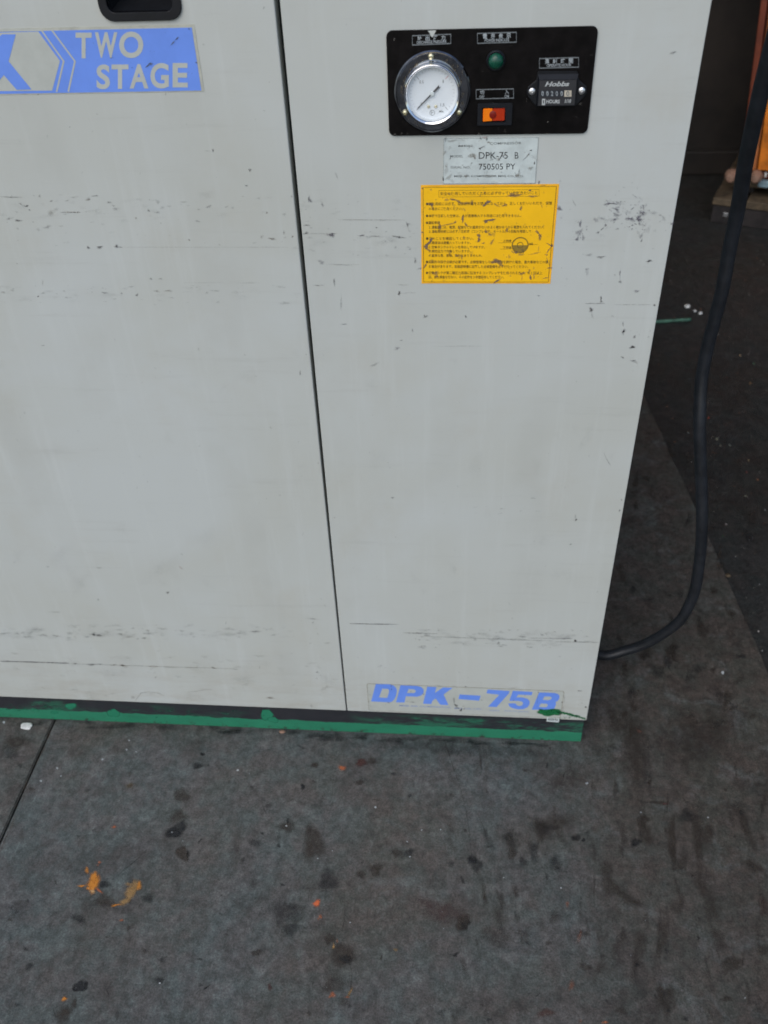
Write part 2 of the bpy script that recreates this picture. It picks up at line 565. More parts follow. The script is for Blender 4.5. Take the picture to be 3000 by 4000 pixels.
# ------------------------------------------------------------------ marks (stains, rubs, splashes)
class Marks:
    def __init__(self, plane, lift, step=0.0000012):
        self.v, self.c, self.f = [], [], []
        self.plane, self.lift, self.step, self.n, self.gain, self.core = plane, lift, step, 0, 1.0, 1.0
        self.rnd = random.Random(11)

    def put(self, px, py):
        h = self.lift + self.n * self.step
        if self.plane == 'face':
            return F(px, py, -h)
        return G(px, py, h)

    def blob(self, x, y, w_, h_, ang=0, col=(.05, .05, .05), a=0.8, jag=0.35, soft=0.5, n=16):
        """x, y centre in photo pixels; w_, h_ full size; ang degrees"""
        rd = self.rnd
        ca, sa = math.cos(R(ang)), math.sin(R(ang))
        ph = [rd.uniform(0, 6.28) for _ in range(4)]
        def rad(t):
            return 1 + jag * (0.5 * math.sin(2 * t + ph[0]) + 0.4 * math.sin(3 * t + ph[1]) + 0.3 * math.sin(5 * t + ph[2])) + rd.uniform(-jag, jag) * 0.3
        a = min(1.0, a * self.gain)
        soft *= self.core
        b = len(self.v)
        rs = [max(0.2, rad(2 * math.pi * i / n)) for i in range(n)]
        self.v.append(self.put(x, y)); self.c.append((*col, a))
        for k, (s, al) in enumerate(((soft, a), (1.0, 0.0))):
            for i in range(n):
                t = 2 * math.pi * i / n
                u, v = math.cos(t) * rs[i] * w_ / 2 * s, math.sin(t) * rs[i] * h_ / 2 * s
                self.v.append(self.put(x + u * ca - v * sa, y + u * sa + v * ca)); self.c.append((*col, al))
        for i in range(n):
            j = (i + 1) % n
            self.f.append((b, b + 1 + i, b + 1 + j))
            self.f.append((b + 1 + i, b + 1 + n + i, b + 1 + n + j, b + 1 + j))
        self.n += 1

    def line(self, pts, w_, col=(.05, .05, .05), a=0.8):
        """a stroke along photo points, width w_, soft sides"""
        P = [Vector(p) for p in pts]
        b = len(self.v)
        for i, p in enumerate(P):
            d = (P[min(i + 1, len(P) - 1)] - P[max(i - 1, 0)]).normalized()
            nrm = Vector((-d.y, d.x))
            ww = w_ * self.rnd.uniform(0.7, 1.2) * (0.4 if i in (0, len(P) - 1) else 1)
            for s, al in ((-1, 0), (0, a), (1, 0)):
                q = p + nrm * s * ww
                self.v.append(self.put(q.x, q.y)); self.c.append((*col, al))
        for i in range(len(P) - 1):
            for k in range(2):
                q = b + i * 3 + k
                self.f.append((q, q + 1, q + 4, q + 3))
        self.n += 1

    def scatter(self, x0, y0, x1, y1, n, smin, smax, asp=(1, 1.6), ang=(0, 180), col=(.05, .05, .05), a=(0.2, 0.7)):
        rd = self.rnd
        for _ in range(n):
            s = smin + (smax - smin) * rd.random() ** 2
            self.blob(rd.uniform(x0, x1), rd.uniform(y0, y1), s * rd.uniform(*asp), s, rd.uniform(*ang), col, rd.uniform(*a), 0.5)

    def build(self, name, mat, parent=None, kind='stuff', label=None):
        me = bpy.data.meshes.new(name)
        me.from_pydata([tuple(v) for v in self.v], [], self.f)
        at = me.color_attributes.new('mark', 'FLOAT_COLOR', 'POINT')
        for i, c in enumerate(self.c):
            at.data[i].color = c
        return objm(name, me, mat, parent, False, label, kind)


# ================================================================== SETTING
def sheet(name, outline, z0, z1, mat, bev=0.0, parent=None):
    bm = bmesh.new()
    top = [bm.verts.new((x, y, z1)) for x, y in outline]
    f = bm.faces.new(top)
    if z0 < z1:
        r = bmesh.ops.extrude_face_region(bm, geom=[f])
        for v in [g for g in r['geom'] if isinstance(g, bmesh.types.BMVert)]:
            v.co.z = z0
        if bev:
            es = [e for e in bm.edges if all(abs(v.co.z - z1) < 1e-6 for v in e.verts)]
            bmesh.ops.bevel(bm, geom=es, offset=bev, segments=2, affect='EDGES')
    o = obj(name, bm, mat, parent)
    if parent is None:
        o['kind'] = 'structure'
    return o


ground = sheet('ground', [(-60, -60), (60, -60), (60, 60), (-60, 60)], -0.008, -0.008, M['asphalt'])
e0, e1 = G(2996, 2610), G(2634, 1808)
sl = (e1.x - e0.x) / (e1.y - e0.y)
def edge_x(y):
    return e0.x + sl * (y - e0.y)
rnd = random.Random(3)
right_edge = [(edge_x(y) + rnd.uniform(-0.0025, 0.0025), y) for y in [-2.6 + 0.11 * i for i in range(40)]]
slab = sheet('pavement', [(-0.571, -2.6)] + right_edge + [(-0.571, right_edge[-1][1])], -0.06, 0.0, M['concrete'], 0.003)
slab2 = sheet('pavement', [(-2.0, -2.6), (-0.5745, -2.6), (-0.5745, 1.7), (-2.0, 1.7)], -0.06, -0.0005, M['concrete2'], 0.002)

# warehouse behind: the roof and walls that keep the back of the scene dark
wh = thing('warehouse', 'dark open-fronted shed with brown back wall behind the machine', 'warehouse', (0, 3.1, 0))
boxo('back_wall', (-6, 6, 3.10, 3.20, 0.10, 4.2), M['wall'], wh)
boxo('wall_base', (-6, 6, 3.08, 3.20, -0.007, 0.0995), M['wall'], wh, bev=0.01)
boxo('side_wall', (-6.1, -6, 0.8, 3.2, -0.007, 4.2), M['wall'], wh)
boxo('side_wall', (6, 6.1, 0.8, 3.2, -0.007, 4.2), M['wall'], wh)
boxo('roof', (-6.2, 6.2, 0.15, 3.4, 4.2, 4.3), M['roof'], wh)
for x in (-2.5, 3.4):
    boxo('post', (x - .06, x + .06, 2.93, 3.045, -0.007, 4.2), M['post'], wh, bev=0.005)

# ================================================================== COMPRESSOR
WX = 0.43
TOP = 1.36
ZB = 0.067
comp = thing('air_compressor', 'ivory cabinet air compressor with gauge panel and green painted base', 'air compressor', (-0.15, 0.36, 0))

# door panel with pocket handle hole
Z1 = zoom(350, 0, 0.2411)
hx0, hx1 = F(383, 0).x, F(707, 0).x
hz0 = F(540, 81).z
hz1 = hz0 + 0.115
door_outer = [(-0.95, ZB), (-0.0022, ZB), (-0.0034, 0.5), (-0.0050, 0.95), (-0.0060, TOP), (-0.95, TOP)]
door = plate('door_panel', door_outer, M['paint'], comp, 0.0, 0.022, holes=[rrect(hx0 + .003, hx1 - .003, hz0 + .003, hz1 - .003, 0.012)])
md = door.modifiers.new('b', 'BEVEL'); md.width = 0.0012; md.segments = 2; md.limit_method = 'ANGLE'
fpan = plate('front_panel', [(0, ZB - .001), (WX, ZB - .001), (WX, TOP), (0, TOP)], M['paint'], comp, 0.0, 0.03)
md = fpan.modifiers.new('b', 'BEVEL'); md.width = 0.0022; md.segments = 3; md.limit_method = 'ANGLE'
boxo('side_panel', (WX - .003, WX - .0005, 0.0305, 0.72, ZB, TOP), M['paint'], comp)
boxo('side_panel', (-0.95, -0.947, 0.0225, 0.72, ZB, TOP), M['paint'], comp)
boxo('back_panel', (-0.95, WX - .0005, 0.7205, 0.724, ZB, TOP), M['paint'], comp)
boxo('top_panel', (-0.952, WX + .002, -0.002, 0.726, TOP + .0005, TOP + .02), M['paint'], comp, 0.004)
boxo('door_seal', (-0.020, 0.012, 0.0225, 0.0235, ZB + .002, TOP - .002), M['seal'], comp)
boxo('inner_frame', (-0.93, WX - .02, 0.15, 0.70, 0.05, TOP - .02), M['dark'], comp)
# base rail: folded steel channel, web set back a little under the panels
base = bmesh.new()
box(base, -0.95, WX - .003, 0.003, 0.70, 0.0004, ZB - .0015, 0.0015)
obj('base_rail', base, M['green'], comp)

# pocket handle
hd = bmesh.new()
hr = plate('door_handle', rrect(hx0, hx1, hz0, hz1, 0.014), M['blackplastic'], comp, -0.0028, 0.004,
           holes=[rrect(hx0 + .009, hx1 - .009, hz0 + .008, hz1 - .009, 0.008)])
md = hr.modifiers.new('b', 'BEVEL'); md.width = 0.0014; md.segments = 2; md.limit_method = 'ANGLE'
a_, b_, c_, d_ = hx0 + .0095, hx1 - .0095, hz0 + .0085, hz1 - .0095
o_ = [hd.verts.new(p) for p in ((a_, 0.0035, c_), (b_, 0.0035, c_), (b_, 0.0035, d_), (a_, 0.0035, d_))]
i_ = [hd.verts.new(p) for p in ((a_ + .010, 0.030, c_ + .012), (b_ - .008, 0.030, c_ + .012), (b_ - .008, 0.030, d_), (a_ + .010, 0.030, d_))]
for k in range(4):
    j = (k + 1) % 4
    hd.faces.new((o_[k], o_[j], i_[j], i_[k]))
hd.faces.new(i_)
obj('pocket', hd, M['blackplastic'], hr)
boxo('pull_lip', (a_ + .0005, b_ - .0005, -0.001, 0.012, d_ - .035, d_ - .0005), M['greyplastic'], hr, 0.002)

# ---- TWO STAGE decal
Z = zoom(0, 0, 1200 / 1659)
T0 = -0.0004
tl, tr_, br_, bl_ = F(*Z(-560, 190)), F(*Z(1048, 131)), F(*Z(1104, 493)), F(*Z(-560, 516))
xr = (tr_.x + br_.x) / 2
decal = plate('brand_decal', [(xr - 0.43, br_.z), (xr, br_.z), (xr, tr_.z), (xr - 0.43, tr_.z)], M['creamedge'], door, T0, -0.0001)
bl1 = F(*Z(1088, 488)); tr1 = F(*Z(1036, 148))
bx1 = (bl1.x + tr1.x) / 2
blue = plate('blue_field', [(xr - 0.426, bl1.z), (bx1, bl1.z), (bx1, tr1.z), (xr - 0.426, tr1.z)], M['blue'], decal, T0 - .0002, T0 - .00005)
# cream hexagon, chevron lines and blue K strokes
HY = T0 - .00035
hexp = fp(Z, [(-60, 177), (208, 170), (325, 328), (283, 488), (-60, 492)])
plate('cream_hexagon', hexp, M['cream'], decal, HY, HY + .0001)
bmL = bmesh.new()
def strip(bm, pts, w_, y):
    P = [Vector(p) for p in pts]
    L, Rr = [], []
    for i, p in enumerate(P):
        d1 = (P[i] - P[i - 1]).normalized() if i else (P[1] - P[0]).normalized()
        d2 = (P[i + 1] - P[i]).normalized() if i < len(P) - 1 else d1
        d = (d1 + d2).normalized(); nrm = Vector((-d.y, d.x)); k = 1 / max(0.5, nrm.dot(Vector((-d1.y, d1.x))))
        a, b = p + nrm * w_ * k / 2, p - nrm * w_ * k / 2
        L.append(bm.verts.new((a.x, y, a.y))); Rr.append(bm.verts.new((b.x, y, b.y)))
    for i in range(len(P) - 1):
        bm.faces.new((L[i], L[i + 1], Rr[i + 1], Rr[i]))
strip(bmL, fp(Z, [(-60, 165), (225, 162), (345, 330), (307, 494)]), 0.0018, HY)
strip(bmL, fp(Z, [(278, 158), (406, 330), (370, 494)]), 0.0018, HY)
obj('chevron_line', bmL, M['cream'], decal, kind='stuff')
bmK = bmesh.new()
KY = HY - .0002
for pts in ([(14, 184), (87, 184), (72, 240), (48, 330), (172, 482), (92, 484), (22, 404), (-40, 480), (-60, 480), (-60, 250)],):
    plate('blue_letter', fp(Z, pts), M['blue'], decal, KY, KY + .0001)
bmT = bmesh.new()
TY = HY
def poly(bm, pts, y, holes=()):
    loops = [pts] + list(holes)
    tri = tessellate_polygon([[Vector((p[0], p[1], 0)) for p in l] for l in loops])
    vs = [bm.verts.new((p[0], y, p[1])) for l in loops for p in l]
    for a in tri:
        try:
            bm.faces.new([vs[i] for i in a])
        except ValueError:
            pass
bmesh_letters = [('T', 408, 495, 176, 315), ('W', 512, 634, 174, 312), ('O', 643, 774, 170, 314),
                 ('S', 521, 594, 348, 482), ('T', 602, 694, 348, 480), ('A', 700, 802, 346, 478),
                 ('G', 812, 912, 340, 478), ('E', 932, 1014, 340, 472)]
sh = {'T': -7, 'E': -7}
for ch, x0, x1, y0, y1 in bmesh_letters:
    c0 = fq(Z, x0, x1, y0, y1, TY)
    text_quad(bmT, ch, c0, TY, bold=0.030 if ch != 'W' else 0.034, res=5)
obj('lettering', bmT, M['cream'], decal, kind='stuff')

# ---- instrument panel
Zp = zoom(1480, 60, 920 / 1659)
px0, px1 = 0.1077, 0.3221
pz1, pz0 = 1.1754, 1.0719
PY = -0.0022
ip_out = rrect(px0, px1, pz0, pz1, 0.0062)
ip = plate('instrument_panel', ip_out, M['black'], fpan, PY, -0.0001)
md = ip.modifiers.new('b', 'BEVEL'); md.width = 0.0005; md.segments = 2; md.limit_method = 'ANGLE'
PT = PY - .00015
bmf, bmt = bmesh.new(), bmesh.new()
for x0, x1, ya, yb, dy, top_s, bot_s in (
        (234, 508, 140, 213, -11, '吐出圧力', 'DISCHARGE PRESSURE'),
        (692, 970, 124, 201, -9, '電源表示', 'POWER INDICATE'),
        (1129, 1409, 301, 376, -8, '運転時間', 'OPERATE HOUR'),
        (683, 950, 520, 592, -6, None, None)):
    q = fq(Zp, x0, x1, ya, yb, PT, dy)
    ring_frame(bmf, q, PT, 0.00055, 0.0010)
    hgt = yb - ya
    if top_s:
        n = len(top_s)
        for i, ch in enumerate(top_s):
            cx = x0 + (x1 - x0) * (0.20 + 0.2 * i)
            text_quad(bmt, ch, fq(Zp, cx - 15, cx + 15, ya + 8 + dy * (0.2 + 0.2 * i), ya + 8 + 0.48 * hgt + dy * (0.2 + 0.2 * i), PT, 0), PT - .00004, bold=0.03)
        ins = 0.12 if len(bot_s) > 15 else 0.19
        text_quad(bmt, bot_s, fq(Zp, x0 + (x1 - x0) * ins, x1 - (x1 - x0) * ins, ya + 0.58 * hgt + dy * ins, ya + 0.86 * hgt + dy * ins, PT, dy * (1 - 2 * ins)), PT - .00004, bold=0.02)
    else:
        text_quad(bmt, '切', fq(Zp, 712, 742, ya + 8, ya + 38, PT), PT - .00004, bold=0.015)
        text_quad(bmt, 'OFF', fq(Zp, 708, 743, ya + 44, ya + 64, PT), PT - .00004, bold=0.015)
        text_quad(bmt, '入', fq(Zp, 887, 916, ya + 5, ya + 34, PT), PT - .00004, bold=0.015)
        text_quad(bmt, 'ON', fq(Zp, 885, 915, ya + 39, ya + 60, PT), PT - .00004, bold=0.015)
obj('label_frame', bmf, M['frameprint'], ip, kind='stuff')
obj('lettering', bmt, M['white'], ip, kind='stuff')
plate('paint_chip', fp(Zp, [(344, 108), (404, 104), (392, 128), (378, 156), (366, 146), (356, 122)], PT), M['paint'], ip, PT - .0002, PT - .0001)

# ---- pressure gauge
gc = F(1500 + 779 * .2411, 120 + 995 * .2411, -.006)
GX, GZ, GR = 0.1552, gc.z - 0.0008, 0.0405
gauge = lathe('pressure_gauge', [(GR, PY - .0002), (GR, PY - .0016), (GR - .0012, PY - .0030), (GR - .0022, PY - .0031), (GR - .0028, PY - .0024),
                                 (0.0305, PY - .0022), (0.0296, PY - .0030)], GX, GZ, M['chrome'], fpan, 96)
BY = PY - .0135
lathe('bezel_ring', [(0.0298, PY - .0022), (0.0298, BY + .004), (0.0296, BY + .0010), (0.0292, BY + .0002), (0.0288, BY), (0.0284, BY + .0002), (0.0276, BY + .0009), (0.0266, BY + .0018), (0.0263, BY + .0026), (0.0260, BY + .0085)], GX, GZ, M['bezel'], gauge, 96)
DY = BY + .0085
lathe('dial', [(0.0260, DY), (0, DY)], GX, GZ, M['dial'], gauge, 64, False)
lathe('glass', [(0.0266, BY + .0024), (0.012, BY + .0021), (0, BY + .0020)], GX, GZ, M['glass'], gauge, 48)
Za = zoom(1500, 120, 0.2411)
bmd, bmr = bmesh.new(), bmesh.new()
DT = DY - .0002
def dpt(x, y, Y=DT):
    p = F(*Za(x, y), Y); return (p.x, p.z)
for i in range(31):
    a = R(225 - 9 * i)
    major = i % 10 == 0
    r0, r1, ww = (0.0195 if major else 0.0218), 0.0236, (0.00045 if major else 0.00022)
    bm_ = bmr if i == 20 else bmd
    strip(bm_, [(GX + r0 * math.cos(a), GZ + r0 * math.sin(a)), (GX + r1 * math.cos(a), GZ + r1 * math.sin(a))], ww, DT)
for s, ang, r, wd, ht in (('0', 222, 0.0155, .0016, .0028), ('0.5', 135, 0.0160, .0046, .0030), ('1', 45, 0.0162, .0010, .0030), ('1.5', -47, 0.0160, .0042, .0030)):
    cx, cz = GX + r * math.cos(R(ang)), GZ + r * math.sin(R(ang))
    text_quad(bmd, s, [(cx - wd / 2, cz - ht / 2), (cx + wd / 2, cz - ht / 2), (cx + wd / 2, cz + ht / 2), (cx - wd / 2, cz + ht / 2)], DT, 0.005, 3)
cx, cz = GX + 0.0098, GZ - 0.0182
text_quad(bmd, 'MPa', [(cx - .0022, cz - .0010), (cx + .0022, cz - .0010), (cx + .0022, cz + .0010), (cx - .0022, cz + .0010)], DT, 0.01, 2)
poly(bmd, circ(GX, GZ - .0195, .0028, 24), DT, [circ(GX, GZ - .0195, .0024, 24)])
strip(bmd, [(GX - .0009, GZ - .0178), (GX - .0009, GZ - .0212)], .0005, DT - .00002)
strip(bmd, [(GX - .0009, GZ - .0190), (GX + .0012, GZ - .0190)], .0005, DT - .00004)
obj('dial_print', bmd, M['ink_grey'], gauge, kind='stuff')
obj('limit_mark', bmr, M['red'], gauge)
for sx_ in (-.0039, .0039):
    lathe('rivet', [(0.0017, DY - .0001), (0.0015, DY - .0009), (0.0010, DY - .0011), (0.0006, DY - .0007), (0, DY - .0007)], GX + sx_, GZ - .0132, M['brass'], gauge, 20)
# needle: thin arm to 0, thick forked tail
na = R(223)
ux, uz = math.cos(na), math.sin(na)
def npnt(l, s):
    return (GX + ux * l - uz * s, GZ + uz * l + ux * s)
plate('needle', [npnt(0.0222, 0.0), npnt(0.0190, 0.0006), npnt(0.0185, 0.0004), npnt(0.003, 0.0008), npnt(-0.002, 0.0010), npnt(-0.0108, 0.0013), npnt(-0.0098, 0.0), npnt(-0.0108, -0.0013), npnt(-0.002, -0.0010),
                 npnt(0.003, -0.0008), npnt(0.0185, -0.0004), npnt(0.0190, -0.0006)], M['ink'], gauge, DY - .0018, DY - .0014)
lathe('needle_hub', [(0.0023, DY - .0012), (0.0023, DY - .0026), (0.0018, DY - .0030), (0, DY - .0030)], GX, GZ, M['plate'], gauge, 24)
for ang in (92, 214, -35):
    x, z = GX + 0.0350 * math.cos(R(ang)), GZ + 0.0350 * math.sin(R(ang))
    s = lathe('screw', [(0.0034, PY - .0023), (0.0034, PY - .0035), (0.0026, PY - .0050), (0.0010, PY - .0056), (0.0008, PY - .0046), (0, PY - .0046)], x, z, M['brass'], gauge, 24)

# ---- indicator lamp
lc = F(*Zp(824, 322), -.006)
lamp = lathe('indicator_lamp', [(0.0098, PY - .0001), (0.0098, PY - .0030), (0.0088, PY - .0042), (0.0078, PY - .0040), (0.0077, PY - .0020)], lc.x, lc.z, M['greyplastic'], fpan, 48)
lathe('lamp_lens', [(0.0077, PY - .0022), (0.0076, PY - .0060), (0.0066, PY - .0088), (0.0044, PY - .0104), (0.002, PY - .0110), (0, PY - .0111)], lc.x, lc.z, M['lens'], lamp, 48)

# ---- rocker switch
q0 = F(*Zp(697, 622), -.004); q1 = F(*Zp(934, 772), -.004)
sw = plate('rocker_switch', rrect(q0.x, q1.x, q1.z, q0.z, 0.0012, 3), M['greyplastic'], fpan, PY - .0030, PY - .0001,
           holes=[fp(zoom(1480, 60, 920 / 1659), [(728, 752), (892, 752), (892, 650), (728, 650)], -.004)])
md = sw.modifiers.new('b', 'BEVEL'); md.width = 0.0008; md.segments = 2; md.limit_method = 'ANGLE'
r0 = F(*Zp(732, 746), -.005); r1 = F(*Zp(889, 655), -.005); rm = F(*Zp(801, 700), -.005)
def rocker(name, xa, ya, xb, yb, mat):
    bm = bmesh.new()
    pts = [(xa, ya, r0.z), (xb, yb, r0.z), (xb, yb, r1.z), (xa, ya, r1.z)]
    f = [bm.verts.new(p) for p in pts]
    b = [bm.verts.new((p[0], PY - .0002, p[2])) for p in pts]
    bm.faces.new(f); bm.faces.new(b[::-1])
    for i in range(4):
        j = (i + 1) % 4
        bm.faces.new((f[i], f[j], b[j], b[i]))
    bmesh.ops.bevel(bm, geom=[e for e in bm.edges], offset=0.0005, segments=2, affect='EDGES')
    return obj(name, bm, mat, sw)
rocker('rocker_half', r0.x, PY - .0052, rm.x - .0001, PY - .0026, M['orange_rocker'])
rocker('rocker_half', rm.x + .0001, PY - .0026, r1.x, PY - .0022, M['red_rocker'])
lathe('rocker_dot', [(0.0040, PY - .0024), (0.0038, PY - .0034), (0.0028, PY - .0037), (0, PY - .0036)], rm.x, rm.z, M['deepred'], sw, 32)

# ---- hour meter
Zh = zoom(2060, 270, 240 / 1659)
HMY = PY - .0020
hm_out = fp(Zh, [(285, 60), (1350, 60), (1400, 300), (1600, 470), (1610, 640), (1530, 760), (1330, 980), (1250, 1010), (270, 1010), (180, 960), (10, 740), (-20, 620), (20, 480), (240, 300)], HMY)
hm = plate('hour_meter', hm_out, M['blackplastic'], fpan, HMY, PY - .0001)
md = hm.modifiers.new('b', 'BEVEL'); md.width = 0.0007; md.segments = 2; md.limit_method = 'ANGLE'
HB = HMY - .0045
a0 = F(*Zh(270, 1000), HB); a1 = F(*Zh(1350, 270), HB)
bmb = bmesh.new()
zt = F(*Zh(800, 135), HMY).z
fr = [bmb.verts.new(p) for p in ((a0.x, HB, a0.z), (a1.x, HB, a0.z), (a1.x, HB, a1.z), (a0.x, HB, a1.z))]
bk = [bmb.verts.new(p) for p in ((a0.x - .001, HMY, a0.z - .001), (a1.x + .001, HMY, a0.z - .001), (a1.x + .0012, HMY, zt), (a0.x - .0012, HMY, zt))]
bmb.faces.new(fr)
for i in range(4):
    j = (i + 1) % 4
    bmb.faces.new((fr[i], fr[j], bk[j], bk[i]))
obj('meter_bezel', bmb, M['greyplastic'], hm)
HF = HB - .0003
boxo('meter_face', (a0.x + .0006, a1.x - .0006, HF, HB + .0002, a0.z + .0006, a1.z - .0006), M['ink'], hm)
HT = HF - .0002
b1, b2 = bmesh.new(), bmesh.new()
text_quad(b1, 'Hobbs', fq(Zh, 470, 1140, 340, 470, HT, -8), HT, 0.03, 4, 0.35)
poly(b1, fp(Zh, [(395, 805), (485, 800), (478, 970), (390, 975)], HT), HT, [fp(Zh, [(425, 840), (452, 838), (448, 925), (420, 928)], HT)])
text_quad(b1, 'HOURS', fq(Zh, 505, 880, 825, 925, HT, 0), HT, 0.03, 3, 0.2)
text_quad(b1, '1/10', fq(Zh, 1010, 1180, 810, 915, HT, 0), HT, 0.02, 3, 0.2)
obj('lettering', b1, M['white2'], hm, kind='stuff')
for i, (x, ch) in enumerate(((412, '0'), (540, '0'), (667, '2'), (795, '0'), (925, '0'))):
    bmc = bmesh.new(); poly(bmc, fp(Zh, [(x - 55, 580), (x + 55, 580), (x + 55, 745), (x - 55, 745)], HT), HT)
    o = obj('counter_wheel', bmc, M['drum'], hm)
    text_quad(b2, ch, fq(Zh, x - 30, x + 30, 595, 725, HT - .0001), HT - .0001, 0.02, 3)
obj('digit', b2, M['white'], hm, kind='stuff')
bmc = bmesh.new(); poly(bmc, fp(Zh, [(1000, 575), (1195, 575), (1190, 745), (995, 745)], HT), HT)
wh6 = obj('counter_wheel', bmc, M['wheel_white'], hm)
bmc = bmesh.new(); text_quad(bmc, '0', fq(Zh, 1050, 1135, 590, 730, HT - .0001), HT - .0001, 0.02, 3)
obj('digit', bmc, M['ink_grey'], hm)
for x, y in ((128, 608), (1470, 590)):
    c = F(*Zh(x, y), HMY - .001)
    lathe('screw', [(0.0036, HMY - .0001), (0.0034, HMY - .0012), (0.0022, HMY - .0020), (0.0008, HMY - .0021), (0.0007, HMY - .0012), (0, HMY - .0012)], c.x, c.z, M['steel'], hm, 24)

# ---- data plate
Zd = zoom(1720, 530, 390 / 1659)
dp_q = fp(Zd, [(45, 800), (1588, 790), (1625, 22), (55, 30)])
dx0, dx1 = (dp_q[0][0] + dp_q[3][0]) / 2, (dp_q[1][0] + dp_q[2][0]) / 2
dz0, dz1 = (dp_q[0][1] + dp_q[1][1]) / 2, min(pz0 - .0004, dp_q[2][1])
dp = plate('data_plate', [(dx0, dz0), (dx1, dz0), (dx1, dz1), (dx0, dz1)], M['plate'], fpan, -0.0007, -0.0001)
bd, bg_ = bmesh.new(), bmesh.new()
DPY = -0.00085
text_quad(bd, 'DPK-75', fq(Zd, 640, 1120, 275, 385, DPY, -3), DPY, 0.0, 3)
text_quad(bd, 'B', fq(Zd, 1238, 1298, 275, 382, DPY, -3), DPY, 0.0, 3)
text_quad(bd, '750505 PY', fq(Zd, 640, 1245, 465, 565, DPY, -4), DPY, 0.0, 3)
text_quad(bg_, 'MODEL', fq(Zd, 165, 380, 322, 362, DPY), DPY, 0.01)
text_quad(bg_, 'SERIAL NO.', fq(Zd, 170, 500, 505, 545, DPY), DPY, 0.01)
text_quad(bg_, 'MEIJI AIR COMPRESSOR MFG CO.,LTD.', fq(Zd, 230, 1390, 655, 698, DPY), DPY, 0.02)
text_quad(bg_, 'MEIJI', fq(Zd, 300, 530, 155, 195, DPY), DPY, 0.02)
text_quad(bg_, 'COMPRESSOR', fq(Zd, 820, 1350, 110, 150, DPY, -8), DPY, 0.01)
ring_frame(bg_, [(dx0 + .0002, dz0 + .0002), (dx1 - .0002, dz0 + .0002), (dx1 - .0002, dz1 - .0002), (dx0 + .0002, dz1 - .0002)], DPY + .00005, 0.0003, 0.0003)
obj('lettering', bd, M['ink'], dp, kind='stuff')
obj('small_lettering', bg_, M['ink_grey'], dp, kind='stuff')

# ---- yellow warning label
Zy = zoom(1600, 500, 650 / 1659)
yx0, yx1, yz1, yz0 = 0.1419, 0.2972, 1.0175, 0.8985
yl = plate('warning_label', [(yx0, yz0), (yx1, yz0), (yx1, yz1), (yx0, yz1)], M['yellowlight'], fpan, -0.0004, -0.0001)
by_ = bmesh.new()
poly(by_, [(yx0 + .0026, yz0 + .0022), (yx1 - .0028, yz0 + .0022), (yx1 - .0028, yz1 - .0026), (yx0 + .0026, yz1 - .0026)], -0.00055)
obj('label_field', by_, M['yellow'], yl)
bi = bmesh.new()
YY = -0.0007
ring_frame(bi, [(yx0 + .0024, yz0 + .0020), (yx1 - .0026, yz0 + .0020), (yx1 - .0026, yz1 - .0024), (yx0 + .0024, yz1 - .0024)], YY, 0.0005, 0.0004)
ring_frame(bi, fq(Zy, 290, 1293, 622, 690, YY, -10), YY, 0.0003, 0.0003)
rows = [('安全に使用していただくために必ず守っていただきたいこと', 306, 1275, 655, 36, -10),
        ('●御使用前には必ず、取扱説明書をお読みになってから、正しくお使いいただき、保管', 162, 1420, 757, 34, -8),
        ('の場合にご使用ください。', 190, 528, 806, 32, -2),
        ('●本機で圧縮した空気は、人が直接吸入する用途には使用できません。', 162, 1112, 876, 32, -2),
        ('●運転準備', 162, 302, 945, 32, 0),
        ('１.運転前には、電源、配線などに異常がないかよく確かめてから電源を入れてください。', 192, 1340, 990, 32, -2),
        ('２.運転開始時には必ず、圧縮機（コンプレッサ、モートル）の回転を確認して', 192, 1212, 1032, 32, -2),
        ('●次のことを確認してください。', 162, 640, 1102, 32, 0),
        ('１.潤滑油は適量入っていますか。', 190, 610, 1144, 30, 0),
        ('２.空気タンクのドレンを排出していますか。', 190, 752, 1188, 30, 0),
        ('３.規定圧力で作動していますか。', 190, 612, 1229, 30, 0),
        ('４.異常な音、振動、過熱はありませんか。', 190, 725, 1272, 30, 0),
        ('●定期的な保守点検が必要です。点検整備をしないで使用を続けた場合、重大事故などの原', 162, 1380, 1335, 32, 2),
        ('る場合があります。取扱説明書に記載した点検整備を必ず行なってください。', 190, 1185, 1381, 32, 2),
        ('●空気タンクが第二種圧力容器に該当するコンプレッサを使用される方は、年１回以上', 162, 1322, 1444, 32, 2),
        ('回、自主検査を行ない、その記録を３年間保存してください。', 190, 942, 1486, 32, 2)]
for s, xa, xb, yc, ht, dy in rows:
    text_quad(bi, s, fq(Zy, xa, xb, yc - ht / 2, yc + ht / 2, YY, dy), YY, 0.010, 1)
for r, wd in ((84, 6), (76, 3), (32, 6)):
    c = F(*Zy(1102, 1168), YY); rr = (F(*Zy(1102 + r, 1168), YY) - c).length; ri = (F(*Zy(1102 + r - wd, 1168), YY) - c).length
    poly(bi, circ(c.x, c.z, rr, 36), YY, [circ(c.x, c.z, ri, 36)])
strip(bi, fp(Zy, [(880, 1145), (1025, 1143)], YY), .0003, YY)
strip(bi, fp(Zy, [(900, 1208), (1040, 1205)], YY), .0003, YY)
strip(bi, fp(Zy, [(1185, 1160), (1280, 1160)], YY), .0003, YY)
text_quad(bi, '上限線', fq(Zy, 930, 1015, 1112, 1138, YY), YY, 0.012, 1)
text_quad(bi, '下限線', fq(Zy, 930, 1015, 1178, 1204, YY), YY, 0.012, 1)
text_quad(bi, '油面', fq(Zy, 1190, 1230, 1142, 1168, YY), YY, 0.012, 1)
obj('lettering', bi, M['ink_brown'], yl, kind='stuff')
c = F(*Zy(1102, 1168), -.0006); rr = (F(*Zy(1102 + 76, 1168), -.0006) - c).length
